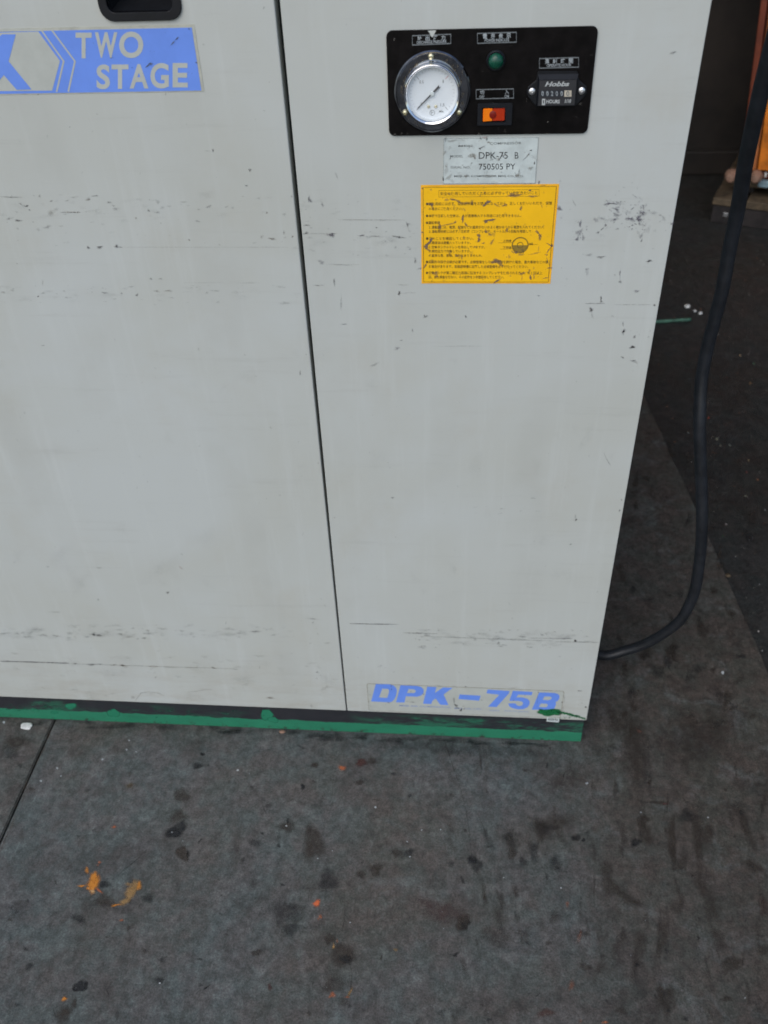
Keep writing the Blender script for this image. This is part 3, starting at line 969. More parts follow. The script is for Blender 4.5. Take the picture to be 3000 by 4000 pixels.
bt_ = bmesh.new(); poly(bt_, circ(c.x, c.z, rr, 24, 180, 367), -.00062)
obj('oil_level_print', bt_, M['tint'], yl)

# ---- DPK-75B model decal
Zk = zoom(1400, 2650, 500 / 1659)
Zm = zoom(1850, 2680, 450 / 1659)
dq = [(q.x, q.z) for q in (F(1437, 2776), F(2190, 2805), F(2204, 2700), F(1436, 2668))]
mx0, mx1, mz0, mz1 = (dq[0][0] + dq[3][0]) / 2, (dq[1][0] + dq[2][0]) / 2, (dq[0][1] + dq[1][1]) / 2 + .001, (dq[2][1] + dq[3][1]) / 2
mdl = plate('model_decal', rrect(mx0, mx1, mz0, mz1, 0.004, 4), M['grimedge'], fpan, -0.0003, -0.0001)
bm_ = bmesh.new(); poly(bm_, rrect(mx0 + .0008, mx1 - .0009, mz0 + .0008, mz1 - .0008, 0.0034, 4), -.00042)
obj('clear_film', bm_, M['cream'], mdl)
KY = -.0006
letters = [
    (Zk, [(225, 74), (400, 76), (455, 92), (490, 125), (499, 160), (490, 215), (470, 265), (440, 298), (405, 310), (165, 298)],
     [[(308, 134), (378, 136), (398, 150), (396, 180), (376, 248), (350, 253), (266, 247)]]),
    (Zk, [(545, 88), (760, 98), (815, 112), (845, 145), (846, 185), (815, 220), (765, 236), (615, 232), (596, 312), (488, 310)],
     [[(650, 138), (715, 142), (742, 155), (742, 175), (722, 190), (628, 190)]]),
    (Zk, [(893, 108), (1010, 112), (992, 190), (1095, 118), (1222, 122), (1103, 208), (1168, 347), (1062, 342), (1000, 258), (960, 290), (942, 332), (838, 328)], []),
    (Zk, [(1312, 208), (1585, 225), (1563, 288), (1297, 268)], []),
    (Zm, [(203, 50), (522, 72), (505, 108), (330, 302), (208, 296), (372, 124), (186, 104)], []),
    (Zm, [(565, 68), (852, 86), (833, 132), (645, 122), (615, 163), (700, 163), (770, 180), (808, 215), (805, 262), (775, 305), (715, 332), (640, 335), (560, 318), (512, 290), (500, 248), (605, 250), (625, 278), (660, 288), (700, 275), (714, 245), (695, 222), (640, 213), (515, 212)], []),
    (Zm, [(945, 92), (1160, 98), (1215, 114), (1238, 145), (1232, 185), (1205, 218), (1180, 228), (1186, 262), (1165, 320), (1120, 338), (838, 340)],
     [[(1020, 150), (1100, 150), (1128, 168), (1110, 195), (1070, 204), (995, 196)], [(965, 252), (1055, 254), (1070, 275), (1055, 298), (1030, 306), (938, 302)]])]
for zz, out, holes in letters:
    b = bmesh.new(); poly(b, fp(zz, out, KY), KY, [fp(zz, h, KY) for h in holes])
    obj('letter', b, M['blue'], mdl)
bs = bmesh.new()
text_quad(bs, 'MEIJI AIR COMPRESSOR', fq(Zk, 530, 1200, 342, 366, KY, 26), KY, 0.02)
text_quad(bs, 'MFG. CO., LTD.', fq(Zk, 1245, 1605, 376, 400, KY, 14), KY, 0.02)
text_quad(bs, 'OSAKA', fq(Zm, 225, 375, 338, 360, KY, 4), KY, 0.02)
text_quad(bs, 'TOKYO JAPAN', fq(Zm, 440, 790, 348, 372, KY, 12), KY, 0.02)
obj('small_lettering', bs, M['bluefade'], mdl, kind='stuff')
# small white frequency sticker
st = plate('small_sticker', fp(Zm, [(1048, 505), (1228, 516), (1236, 462), (1056, 448)]), M['plate'], fpan, -0.0010, -0.0006)
b = bmesh.new(); text_quad(b, '60Hz', fq(Zm, 1075, 1215, 458, 492, -.0012, 10), -.0012, 0.01, 2)
obj('lettering', b, M['ink'], st)

# ---- green overspray brushed on the lower right corner of the panel and blobs on the base
gs = Marks('face', 0.0009)
gc_ = (0.012, 0.13, 0.045)
rd = random.Random(5)
gs.blob(*Zm(1085, 378), 96, 30, 2, gc_, 1.0, 0.25, 0.8)
gs.blob(*Zm(1150, 385), 60, 24, 4, gc_, 1.0, 0.35, 0.7)
gs.blob(*Zm(1180, 362), 40, 16, 8, gc_, 0.9, 0.5, 0.6)
gs.blob(*Zm(1020, 362), 50, 12, 12, gc_, 0.9, 0.5, 0.6)
for i in range(46):
    t = i / 45
    x, y = 1210 + 390 * t, 375 + 95 * t ** 1.4
    gs.blob(*Zm(x + rd.uniform(-12, 12), y + rd.uniform(-9, 9)), rd.uniform(8, 20), rd.uniform(4, 9), 14 + rd.uniform(-15, 15), gc_, rd.uniform(.5, 1), 0.6, 0.6, 8)
for i in range(14):
    gs.blob(*Zm(rd.uniform(1240, 1480), rd.uniform(430, 475)), rd.uniform(4, 10), rd.uniform(2, 4), 8, gc_, rd.uniform(.3, .8), 0.6, 0.6, 8)
gs.build('green_paint_smear', M['spot'], fpan)
gb_ = Marks('face', -0.0029)
Zb = zoom(0, 2200, 1500 / 1659)
gg = (0.020, 0.175, 0.095)
for x, y, w_, h_ in ((305, 618, 46, 26), (490, 648, 50, 34), (1152, 655, 46, 50), (150, 636, 34, 16), (1180, 676, 46, 22), (235, 645, 30, 14)):
    gb_.blob(*Zb(x, y), w_, h_, 4, gg, 1.0, 0.22, 0.85)
for i in range(26):
    gb_.blob(*Zb(rd.uniform(20, 280), rd.uniform(612, 640)), rd.uniform(10, 40), rd.uniform(3, 8), 4, gg, rd.uniform(.2, .55), 0.5, 0.5, 10)
for i in range(22):
    gb_.blob(*Zb(rd.uniform(660, 1080), rd.uniform(628, 668)), rd.uniform(8, 36), rd.uniform(3, 9), rd.uniform(-25, 10), gg, rd.uniform(.15, .5), 0.5, 0.5, 10)
gb_.build('green_paint_blob', M['spot'], comp)

# ================================================================== WEAR ON THE CABINET
dk = (0.075, 0.070, 0.072)
vi = (0.13, 0.12, 0.15)
bw = (0.16, 0.12, 0.08)
df = Marks('face', 0.00012)          # door
ff = Marks('face', 0.00012)          # right panel
df.gain = 0.80; df.core = 0.6; ff.gain = 0.85; ff.core = 0.7
U = zoom(0, 650, 1300 / 1659)
for x, y, w_, h_, a in ((57, 153, 100, 6, .75), (100, 187, 18, 8, .6), (132, 198, 20, 9, .95), (147, 217, 12, 7, .7), (90, 270, 32, 13, .85), (45, 262, 10, 8, .4),
                        (165, 277, 10, 6, .4), (197, 148, 13, 12, .7), (168, 145, 9, 9, .5), (255, 173, 20, 6, .6), (335, 171, 22, 7, .4), (440, 167, 20, 9, .75),
                        (475, 147, 30, 8, .6), (545, 180, 20, 11, .6), (565, 196, 14, 10, .4), (785, 175, 26, 20, .35), (740, 220, 12, 14, .5), (677, 258, 10, 12, .45),
                        (915, 178, 24, 8, .35), (1040, 201, 26, 12, .55), (990, 215, 12, 8, .35), (1160, 206, 14, 8, .4), (1330, 231, 12, 10, .75), (1245, 18, 14, 12, .95),
                        (1230, 96, 14, 8, .8), (255, 230, 44, 22, .28), (365, 228, 80, 8, .55), (235, 303, 34, 18, .35), (440, 405, 18, 12, .85), (497, 403, 34, 11, .85),
                        (580, 398, 16, 20, 1.), (600, 403, 26, 6, .6), (943, 367, 11, 10, .8), (1355, 361, 36, 11, .7), (1305, 350, 16, 18, .4), (1415, 330, 12, 18, .4),
                        (1458, 351, 12, 10, .8), (752, 560, 14, 10, .6), (800, 560, 16, 10, .6), (190, 648, 8, 10, .9), (215, 632, 30, 8, .3), (15, 628, 26, 10, .4), (320, 622, 16, 10, .3),
                        (520, 630, 30, 10, .35), (607, 633, 14, 8, .6), (683, 641, 14, 14, .6), (780, 622, 34, 10, .4), (840, 620, 30, 14, .45), (1075, 620, 40, 10, .3), (1030, 630, 16, 10, .35),
                        (215, 893, 16, 9, .4), (990, 910, 8, 16, .4), (1220, 940, 12, 7, .5), (85, 485, 6, 6, .7), (213, 580, 8, 22, .3), (1455, 150, 12, 8, .6)):
    s = 1300 / 1659
    df.blob(*U(x, y), w_ * s * 1.25, h_ * s * 1.25, rd.uniform(-6, 6), dk if rd.random() < .7 else bw, a, 0.5, 0.45, 12)
df.line([U(x, 403 + rd.uniform(-.5, .5)) for x in range(600, 1470, 60)], 2.0, bw, 0.18)
df.line([U(x, 579 + x * .001) for x in range(915, 1120, 50)], 2.0, dk, 0.2)
df.line([U(x, 581) for x in range(1175, 1300, 40)], 2.0, dk, 0.25)
df.line([U(x, 230) for x in range(300, 420, 30)], 2.4, dk, 0.4)
df.scatter(0, 760, 1120, 960, 55, 4, 13, (1, 3), (-12, 12), dk, (.08, .38))
df.scatter(0, 1110, 1170, 1190, 45, 4, 14, (1, 4), (-8, 8), dk, (.08, .30))
df.scatter(0, 1300, 1200, 2250, 40, 4, 10, (1, 2), (0, 180), bw, (.08, .30))
df.scatter(0, 380, 1080, 760, 18, 4, 9, (1, 2), (0, 180), bw, (.1, .35))
V = zoom(0, 0, 1200 / 1659)
for x, y, w_, h_, a, an in ((1150, 811, 10, 16, .9, 20), (1120, 815, 22, 5, .4, 0), (1425, 42, 8, 14, .5, 20), (377, 686, 7, 7, .8, 0), (255, 735, 10, 14, .2, 0), (1100, 240, 12, 10, .3, 0),
                        (1350, 918, 14, 14, .8, 0), (860, 148, 60, 6, .6, 12), (900, 140, 30, 6, .5, -12), (895, 508, 4, 16, .7, 0), (206, 510, 8, 6, .9, 0), (405, 146, 6, 10, .4, 0), (1062, 337, 12, 5, .8, 20)):
    df.blob(*V(x, y), w_, h_, an, dk, a, .4)
df.scatter(0, 760, 1120, 870, 26, 10, 30, (1.5, 4), (-6, 6), dk, (.03, .10))
df.scatter(0, 1120, 1170, 1180, 20, 10, 26, (2, 5), (-5, 5), dk, (.03, .09))
df.scatter(0, 1300, 1250, 2300, 22, 30, 90, (1, 2.5), (-40, 40), bw, (.02, .055))
df.build('scuff_marks', M['mark'], door)
# lower door
lw = Marks('face', 0.00014)
lw.gain = 0.72; lw.core = 0.5
for x, y, w_, h_, a in ((20, 303, 46, 10, .35), (75, 305, 26, 8, .3), (130, 300, 22, 12, .3), (190, 310, 30, 10, .5), (240, 314, 32, 10, .5), (325, 318, 12, 16, .3), (420, 311, 58, 12, .85),
                        (405, 306, 30, 12, .5), (520, 306, 20, 14, .4), (560, 318, 40, 8, .35), (595, 327, 12, 6, .6), (624, 324, 18, 7, .8), (575, 281, 16, 8, .5), (640, 291, 18, 8, .45), (700, 283, 40, 12, .35),
                        (785, 292, 26, 10, .5), (990, 284, 50, 12, .35), (1032, 303, 12, 8, .5), (1105, 296, 40, 12, .4), (1182, 310, 24, 10, .3), (240, 211, 46, 7, .4), (725, 127, 15, 9, .95), (424, 158, 10, 8, .8),
                        (205, 15, 14, 8, .5), (428, 20, 24, 9, .4), (395, 438, 46, 8, .85), (430, 436, 30, 6, .7), (490, 440, 24, 7, .85), (530, 442, 36, 8, .95), (325, 434, 26, 5, .6), (662, 446, 34, 8, .5), (740, 451, 60, 5, .35),
                        (921, 452, 20, 9, .8), (1015, 458, 30, 5, .4), (672, 493, 8, 7, .8), (1167, 582, 46, 7, .8), (320, 547, 44, 6, .35), (1348, 240, 60, 6, .4), (1352, 256, 6, 12, .6), (1340, 346, 10, 8, .5),
                        (1370, 470, 10, 7, .5), (1122, 450, 5, 10, .5), (1345, 616, 14, 14, .4), (770, 490, 24, 14, .2), (575, 580, 24, 10, .4), (1415, 345, 30, 8, .3), (1325, 445, 24, 6, .3)):
    s = 1500 / 1659
    lw.blob(*Zb(x, y), w_ * s * 1.2, h_ * s * 1.2, 2, dk if rd.random() < .7 else bw, a, 0.5, 0.45, 12)
lw.line([Zb(x, 423 + x * .031) for x in range(0, 310, 25)], 3.2, dk, 0.95)
lw.line([Zb(x, 425 + x * .031) for x in range(310, 1040, 50)], 2.0, bw, 0.4)
lw.line([Zb(*p) for p in ((580, 600), (595, 580), (610, 560), (640, 556), (680, 560), (710, 572))], 2.2, bw, 0.4)
lw.line([Zb(*p) for p in ((810, 557), (850, 553), (880, 547), (915, 546))], 2.4, bw, 0.4)
lw.blob(*Zb(782, 20), 30, 8, 35, (0.5, 0.2, 0.2), 0.5, .4)
lw.blob(*Zb(976, 258), 5, 12, 10, (0.7, 0.7, 0.68), 0.9, .4)
lw.scatter(0, 2440, 1150, 2500, 60, 5, 20, (1.5, 4), (-4, 8), dk, (.06, .28))
lw.scatter(0, 2540, 1320, 2740, 60, 4, 14, (1, 4), (-10, 14), bw, (.06, .26))
lw.scatter(1140, 2300, 1345, 2740, 26, 4, 12, (.6, 1.5), (0, 180), bw, (.1, .35))
lw.scatter(0, 2445, 1150, 2500, 40, 10, 26, (2, 5), (-3, 6), dk, (.04, .13))
lw.scatter(0, 2560, 1320, 2740, 26, 14, 50, (1.5, 4), (-10, 14), bw, (.03, .10))
lw.build('scuff_marks', M['mark'], door)
# right panel
X = zoom(1100, 600, 1600 / 1659)
for x, y, w_, h_, a, an, cl in ((1318, 205, 24, 14, .95, 0, 1), (1340, 203, 40, 6, .7, 0, 1), (1370, 205, 8, 20, .5, 0, 1), (1357, 228, 28, 14, .8, 30, 1), (1355, 248, 24, 22, .6, 0, 1), (1465, 215, 14, 18, .7, 20, 1),
                        (1460, 238, 22, 22, .75, 0, 1), (1447, 264, 34, 22, .95, 0, 1), (1412, 266, 34, 22, .85, 0, 1), (1345, 268, 30, 8, .5, 0, 1), (1210, 285, 10, 26, .7, 0, 1), (1205, 320, 22, 34, .55, 20, 1), (1198, 345, 12, 18, .8, 0, 1),
                        (1222, 340, 10, 30, .4, 0, 1), (1272, 268, 18, 26, .35, 0, 1), (1280, 320, 16, 9, .8, -35, 0), (1298, 305, 16, 7, .8, -45, 0), (1312, 292, 10, 7, .7, -30, 0), (1455, 335, 12, 20, .5, 0, 1), (1458, 352, 8, 14, .8, 0, 0),
                        (1245, 410, 24, 14, .35, 0, 1), (1293, 419, 34, 8, .75, 0, 0), (1490, 435, 28, 9, .8, 0, 0), (1237, 482, 12, 28, .3, 0, 1), (1238, 468, 14, 12, .45, 0, 1), (1370, 483, 10, 14, .6, 0, 1), (1371, 519, 12, 14, .7, 0, 0), (1371, 500, 5, 60, .2, 0, 1),
                        (1438, 558, 24, 12, .55, -30, 1), (1294, 588, 8, 20, .8, 0, 0), (1296, 600, 12, 6, .6, 0, 0), (1255, 631, 16, 14, .8, 0, 0), (1258, 658, 8, 20, .5, 0, 0), (1383, 690, 6, 20, .4, 0, 0), (1384, 722, 16, 22, .8, 0, 0),
                        (1428, 742, 14, 12, .35, 0, 0), (1421, 784, 28, 11, .95, 0, 0), (1380, 825, 14, 10, .4, 0, 0), (1428, 842, 28, 14, .35, 20, 0), (1582, 283, 16, 14, .6, 0, 1), (1547, 266, 20, 16, .35, 0, 1), (1510, 614, 14, 8, .7, 0, 0),
                        (1125, 222, 24, 18, .75, 0, 1), (1185, 200, 26, 5, .4, 60, 0), (115, 190, 24, 14, .55, 0, 1), (110, 180, 8, 20, .5, 0, 0), (165, 205, 14, 18, .5, 0, 1), (103, 290, 22, 10, .7, 0, 0), (203, 330, 26, 20, .8, 0, 1), (100, 322, 20, 12, .5, 0, 0),
                        (325, 332, 22, 9, .7, 0, 1), (380, 335, 60, 7, .4, 0, 0), (478, 339, 44, 8, .85, 0, 0), (455, 335, 16, 8, .6, 0, 0), (510, 291, 8, 30, .5, -20, 0), (515, 284, 16, 6, .5, 0, 0), (160, 440, 26, 16, .4, 0, 1), (250, 450, 110, 5, .35, 0, 0),
                        (213, 520, 6, 34, .7, 0, 0), (150, 534, 36, 6, .5, 0, 0), (241, 610, 6, 70, .35, 0, 0), (252, 691, 28, 5, .6, 0, 0), (477, 565, 14, 14, .9, 0, 0), (520, 564, 60, 5, .3, 0, 0), (490, 532, 40, 5, .3, 0, 0), (585, 660, 18, 8, .7, -20, 0), (579, 657, 7, 9, .8, 0, 0),
                        (746, 660, 9, 9, .85, 0, 0), (530, 717, 6, 14, .6, 0, 0), (485, 756, 12, 5, .5, 0, 0), (468, 789, 24, 14, .4, 0, 1), (730, 780, 180, 4, .25, 0, 0), (542, 433, 14, 18, .7, 0, 0), (560, 466, 22, 7, .5, 0, 0), (375, 856, 34, 14, .25, -30, 0),
                        (1040, 575, 10, 8, .5, 0, 0), (1430, 172, 26, 6, .35, 40, 1), (222, 88, 6, 30, .35, -20, 0), (385, 300, 8, 6, .8, 0, 0), (1010, 118, 8, 14, .7, 0, 1), (75, 888, 7, 18, .7, 10, 0), (1475, 208, 8, 20, .3, 0, 1), (1500, 240, 30, 10, .2, 30, 1)):
    ff.blob(*X(x, y), w_ * 1.15, h_ * 1.15, an, vi if cl else dk, a, 0.55, 0.5, 12)
ff.scatter(2360, 780, 2540, 900, 60, 3, 12, (.5, 2), (0, 180), vi, (.2, .7))
ff.scatter(2240, 860, 2300, 960, 22, 3, 12, (.4, 1.2), (0, 180), vi, (.2, .6))
ff.scatter(2440, 830, 2620, 900, 22, 3, 10, (.6, 2), (-30, 30), vi, (.15, .5))
ff.scatter(1150, 760, 1640, 1000, 60, 3, 12, (1, 3), (-12, 12), dk, (.08, .35))
ff.scatter(2180, 700, 2560, 1500, 60, 3, 10, (.6, 1.6), (0, 180), dk, (.08, .35))
ff.scatter(1240, 1500, 2350, 2420, 50, 3, 9, (.6, 2), (0, 180), bw, (.08, .32))
ff.line([X(x, 268 + (x - 230) * .003) for x in range(230, 545, 45)], 2.2, bw, 0.45)
ff.line([X(x, 324) for x in range(80, 250, 40)], 2.2, dk, 0.3)
ff.line([X(x, 607) for x in range(1230, 1320, 20)], 2.2, dk, 0.55)
ff.line([X(x, 612) for x in range(1345, 1520, 30)], 2.2, dk, 0.35)
ff.blob(2629, 206, 30, 12, -25, dk, .55, .4)
W_ = zoom(2200, 1200, 800 / 1106)
for x, y, w_, h_, a in ((375, 215, 26, 12, .9), (385, 287, 20, 8, .5), (320, 270, 14, 10, .4), (325, 132, 12, 20, .8), (323, 95, 5, 30, .4), (388, 160, 8, 20, .35), (150, 20, 16, 24, .6), (315, 1040, 8, 12, .8), (305, 1098, 10, 14, 1.),
                    (70, 1148, 11, 16, 1.), (66, 1130, 12, 20, .3), (40, 1280, 14, 7, .6), (65, 1801, 12, 10, .7), (125, 1805, 90, 10, .2), (90, 2072, 30, 6, .4), (122, 2160, 8, 8, .8)):
    ff.blob(*W_(x, y), w_ * .8, h_ * .8, 0, dk, a, .5, .5, 12)
ff.line([W_(*p) for p in ((220, 785), (230, 812), (243, 835), (256, 856))], 2, dk, .5)
k = 3000 / 1659
for x0, x1, y0, y1, a, w_ in ((755, 860, 1347, 1349, .9, 2.4), (872, 945, 1367, 1369, .5, 3.0), (930, 1200, 1375, 1385, .3, 3.2), (1200, 1292, 1386, 1388, .35, 3.2), (1140, 1235, 1378, 1380, .35, 3.0)):
    ff.line([((x0 + (x1 - x0) * t / 6) * k, (y0 + (y1 - y0) * t / 6) * k) for t in range(7)], w_, dk, a)
ff.blob(1243 * k, 1384 * k, 12, 12, 0, dk, .9, .4)
ff.scatter(1620, 2460, 2330, 2530, 60, 4, 12, (1.2, 3.5), (-4, 8), dk, (.08, .45))
ff.scatter(1380, 2540, 2280, 2680, 22, 3, 8, (1, 3), (-10, 14), dk, (.08, .35))
ff.blob(1290 * k, 1524 * k, 12, 5, 0, dk, .6, .3)
ff.blob(848 * k, 1075 * k, 18, 7, 0, dk, .5, .5)
ff.blob(1152 * k, 1076 * k, 22, 6, 0, vi, .5, .5)
ff.scatter(1800, 1960, 2110, 2010, 8, 3, 8, (1, 5), (-4, 4), dk, (.1, .25))
ff.scatter(2350, 770, 2560, 920, 40, 8, 26, (.6, 2), (0, 180), vi, (.06, .2))
ff.scatter(1150, 780, 1640, 980, 24, 10, 34, (1.5, 4), (-8, 8), dk, (.03, .12))
ff.scatter(1600, 2460, 2330, 2520, 30, 10, 26, (2, 5), (-3, 6), dk, (.04, .14))
ff.scatter(1250, 1300, 2400, 2400, 20, 30, 80, (.6, 1.6), (50, 130), bw, (.02, .05))
ff.build('scuff_marks', M['mark'], fpan)
# wear over the labels
wy = Marks('face', 0.00085)
lw_ = (0.19, 0.135, 0.095)
for x, y, w_, h_, an, a in ((430, 712, 60, 22, 20, .7), (490, 735, 90, 22, 25, .6), (555, 748, 70, 18, 0, .5), (775, 742, 70, 30, -40, .95), (745, 770, 40, 24, -30, .9), (530, 905, 26, 62, 12, .85), (800, 918, 120, 22, -12, .85),
                        (760, 935, 44, 30, -30, .8), (690, 1070, 34, 44, 0, .75), (690, 1115, 34, 50, 0, .75), (735, 1148, 30, 14, 0, .7), (380, 962, 160, 14, -10, .5), (455, 938, 24, 28, 0, .6), (300, 985, 22, 90, 5, .6),
                        (560, 962, 36, 30, 40, .6), (600, 985, 80, 8, 10, .3), (760, 1030, 30, 40, 0, .6), (800, 1060, 34, 34, 30, .5), (970, 1020, 22, 50, -10, .6), (1110, 800, 26, 46, 0, .6), (1200, 622, 26, 20, 0, .7),
                        (1055, 672, 170, 22, -4, .55), (1020, 665, 80, 30, 0, .5), (1225, 680, 90, 20, -3, .6), (200, 1135, 90, 34, -45, .9), (165, 1180, 56, 40, -30, .95), (185, 1215, 60, 20, 25, .6), (155, 1375, 60, 18, -45, .8), (1275, 1040, 70, 22, 35, .6),
                        (1300, 1085, 40, 50, 0, .6), (1395, 1165, 60, 14, 35, .7), (1420, 1170, 20, 30, 0, .8), (1385, 1220, 90, 10, -60, .8), (1365, 1265, 30, 14, 0, .6), (1375, 1320, 90, 7, 75, .7), (1395, 1395, 70, 10, -3, .6),
                        (860, 1330, 110, 44, 5, .7), (905, 1350, 50, 60, 0, .5), (1205, 1490, 18, 70, -10, .85), (1125, 1450, 60, 20, -15, .6), (1120, 1490, 10, 60, 0, .5), (1240, 1480, 16, 44, 0, .5), (870, 1525, 90, 16, -35, .85),
                        (1060, 1240, 34, 30, 0, .7), (1110, 1262, 80, 14, -8, .4), (1250, 1250, 110, 12, -10, .4), (1285, 1205, 10, 60, 10, .4), (1355, 1495, 50, 16, -10, .5), (260, 1450, 50, 60, 0, .4), (270, 1480, 30, 20, 0, .6),
                        (210, 760, 60, 34, 20, .6), (225, 775, 24, 50, 10, .5), (125, 1040, 22, 14, 0, .8), (1480, 805, 20, 12, 0, .8), (130, 600, 30, 10, -40, .7), (540, 1090, 26, 20, 20, .5), (1025, 1235, 40, 12, 30, .5), (500, 1010, 14, 60, 0, .3),
                        (620, 740, 24, 60, 20, .4), (870, 770, 60, 20, 30, .4), (330, 700, 10, 30, 0, .2), (1330, 572, 60, 8, 0, .5), (1290, 545, 16, 30, 0, .5), (950, 770, 60, 24, 0, .5), (470, 1270, 40, 26, 0, .4), (400, 1245, 20, 40, 0, .4)):
    wy.blob(*Zy(x, y), w_ * .392 * 1.15, h_ * .392 * 1.15, an, lw_, a, 0.5, 0.55, 12)
wy.scatter(1650, 730, 2140, 1100, 90, 3, 14, (.5, 2.5), (0, 180), lw_, (.1, .5))
wy.build('peeled_wear', M['spot'], yl)
wd_ = Marks('face', 0.0010)
for x, y, w_, h_, an, a, cl in ((740, 30, 110, 40, 0, .7, (.42, .36, .34)), (670, 45, 40, 50, 0, .5, dk), (770, 60, 40, 60, 0, .5, dk), (800, 110, 60, 34, -20, .5, bw), (690, 195, 120, 24, -30, .6, dk), (655, 215, 40, 30, 0, .8, dk), (560, 335, 70, 110, 0, .45, bw),
                        (500, 340, 120, 60, 0, .35, bw), (575, 375, 40, 30, 0, .5, bw), (165, 380, 24, 44, 20, .5, dk), (1440, 340, 200, 22, -45, .45, dk), (1505, 245, 44, 30, 0, .8, dk), (1565, 455, 22, 70, 0, .95, dk), (48, 720, 26, 110, 0, .7, dk), (975, 395, 26, 60, 10, .6, dk),
                        (1040, 335, 60, 60, 0, .4, dk), (520, 455, 30, 30, -40, .5, dk), (775, 610, 10, 110, 0, .3, dk), (1290, 650, 90, 60, -20, .35, bw), (1310, 590, 26, 90, 0, .4, dk), (430, 670, 30, 90, 20, .4, bw), (1500, 540, 120, 60, 0, .25, bw), (100, 560, 90, 220, 0, .15, bw),
                        (820, 670, 200, 60, 0, .25, bw), (370, 490, 30, 26, 0, .4, dk), (85, 60, 60, 80, 0, .3, dk), (850, 400, 80, 30, -20, .3, dk), (1640, 770, 40, 40, 0, .7, vi)):
    wd_.blob(*Zd(x, y), w_ * .235, h_ * .235, an, cl, a, .5, .5, 12)
wd_.scatter(1730, 540, 2090, 715, 50, 3, 16, (.5, 3), (-60, 60), bw, (.05, .3))
wd_.build('plate_wear', M['spot'], dp)
wb = Marks('face', 0.0009)
for x, y, w_, h_, an, a in ((425, 100, 8, 60, 3, .8), (427, 140, 14, 26, 0, .9), (680, 170, 20, 18, 0, .7), (845, 205, 26, 12, 20, .8), (390, 315, 40, 14, 0, .6), (700, 308, 90, 8, 3, .8), (635, 300, 40, 6, 0, .6), (355, 342, 12, 20, 0, .5), (150, 213, 44, 7, 0, .5),
                        (1240, 290, 14, 80, -8, .7), (1265, 350, 60, 34, 45, .7), (1330, 410, 34, 50, 0, .8), (1290, 385, 60, 16, 25, .6), (1390, 108, 20, 26, 0, .6), (1230, 102, 60, 7, 3, .5), (1040, 92, 90, 6, 3, .4), (1600, 280, 26, 14, 0, .6), (1230, 262, 44, 6, 0, .4), (1360, 362, 44, 8, 0, .5), (1370, 395, 20, 44, 0, .5),
                        (135, 290, 8, 90, -8, .35), (120, 120, 5, 140, 0, .3), (150, 355, 60, 6, 30, .3)):
    wb.blob(*Zk(x, y), w_ * .3, h_ * .3, an, bw if a < .6 else dk, a, .5, .5, 12)
for x, y, w_, h_, an, a in ((1300, 100, 30, 10, 40, .5), (1308, 180, 8, 160, 3, .5), (1275, 235, 34, 30, 0, .7), (1285, 330, 8, 120, 5, .7), (1252, 400, 30, 50, 10, .7), (930, 90, 16, 30, 10, .7), (918, 200, 7, 200, 2, .5), (570, 208, 44, 10, 0, .5), (738, 135, 8, 26, 0, .6),
                        (1520, 70, 70, 14, 0, .5), (1615, 303, 30, 26, 0, 1.), (1560, 240, 16, 26, 0, .4), (1512, 268, 14, 14, 0, .3), (600, 30, 240, 10, 2, .35), (1100, 70, 200, 6, 3, .3), (760, 460, 80, 40, 0, .2), (1245, 480, 16, 44, 0, .7)):
    wb.blob(*Zm(x, y), w_ * .27, h_ * .27, an, bw if a < .6 else dk, a, .5, .5, 12)
wb.build('decal_wear', M['mark'], mdl)
wt = Marks('face', 0.0013)
for x, y, w_, h_, an, a in ((940, 224, 70, 9, -47, .85), (955, 208, 30, 10, -47, .8), (800, 352, 50, 9, -38, .9), (812, 345, 26, 16, -20, .8), (600, 312, 26, 7, -10, .5), (1020, 155, 12, 14, 0, .5), (520, 400, 20, 5, 0, .3), (1060, 338, 14, 8, 0, .7)):
    wt.blob(*V(x, y), w_ * .75, h_ * .75, an, (.10, .11, .10), a, .35, .55, 12)
wt.scatter(300, 110, 780, 355, 24, 3, 7, (.6, 2), (0, 180), (.10, .14, .25), (.1, .4))
wt.build('decal_wear', M['mark'], decal)
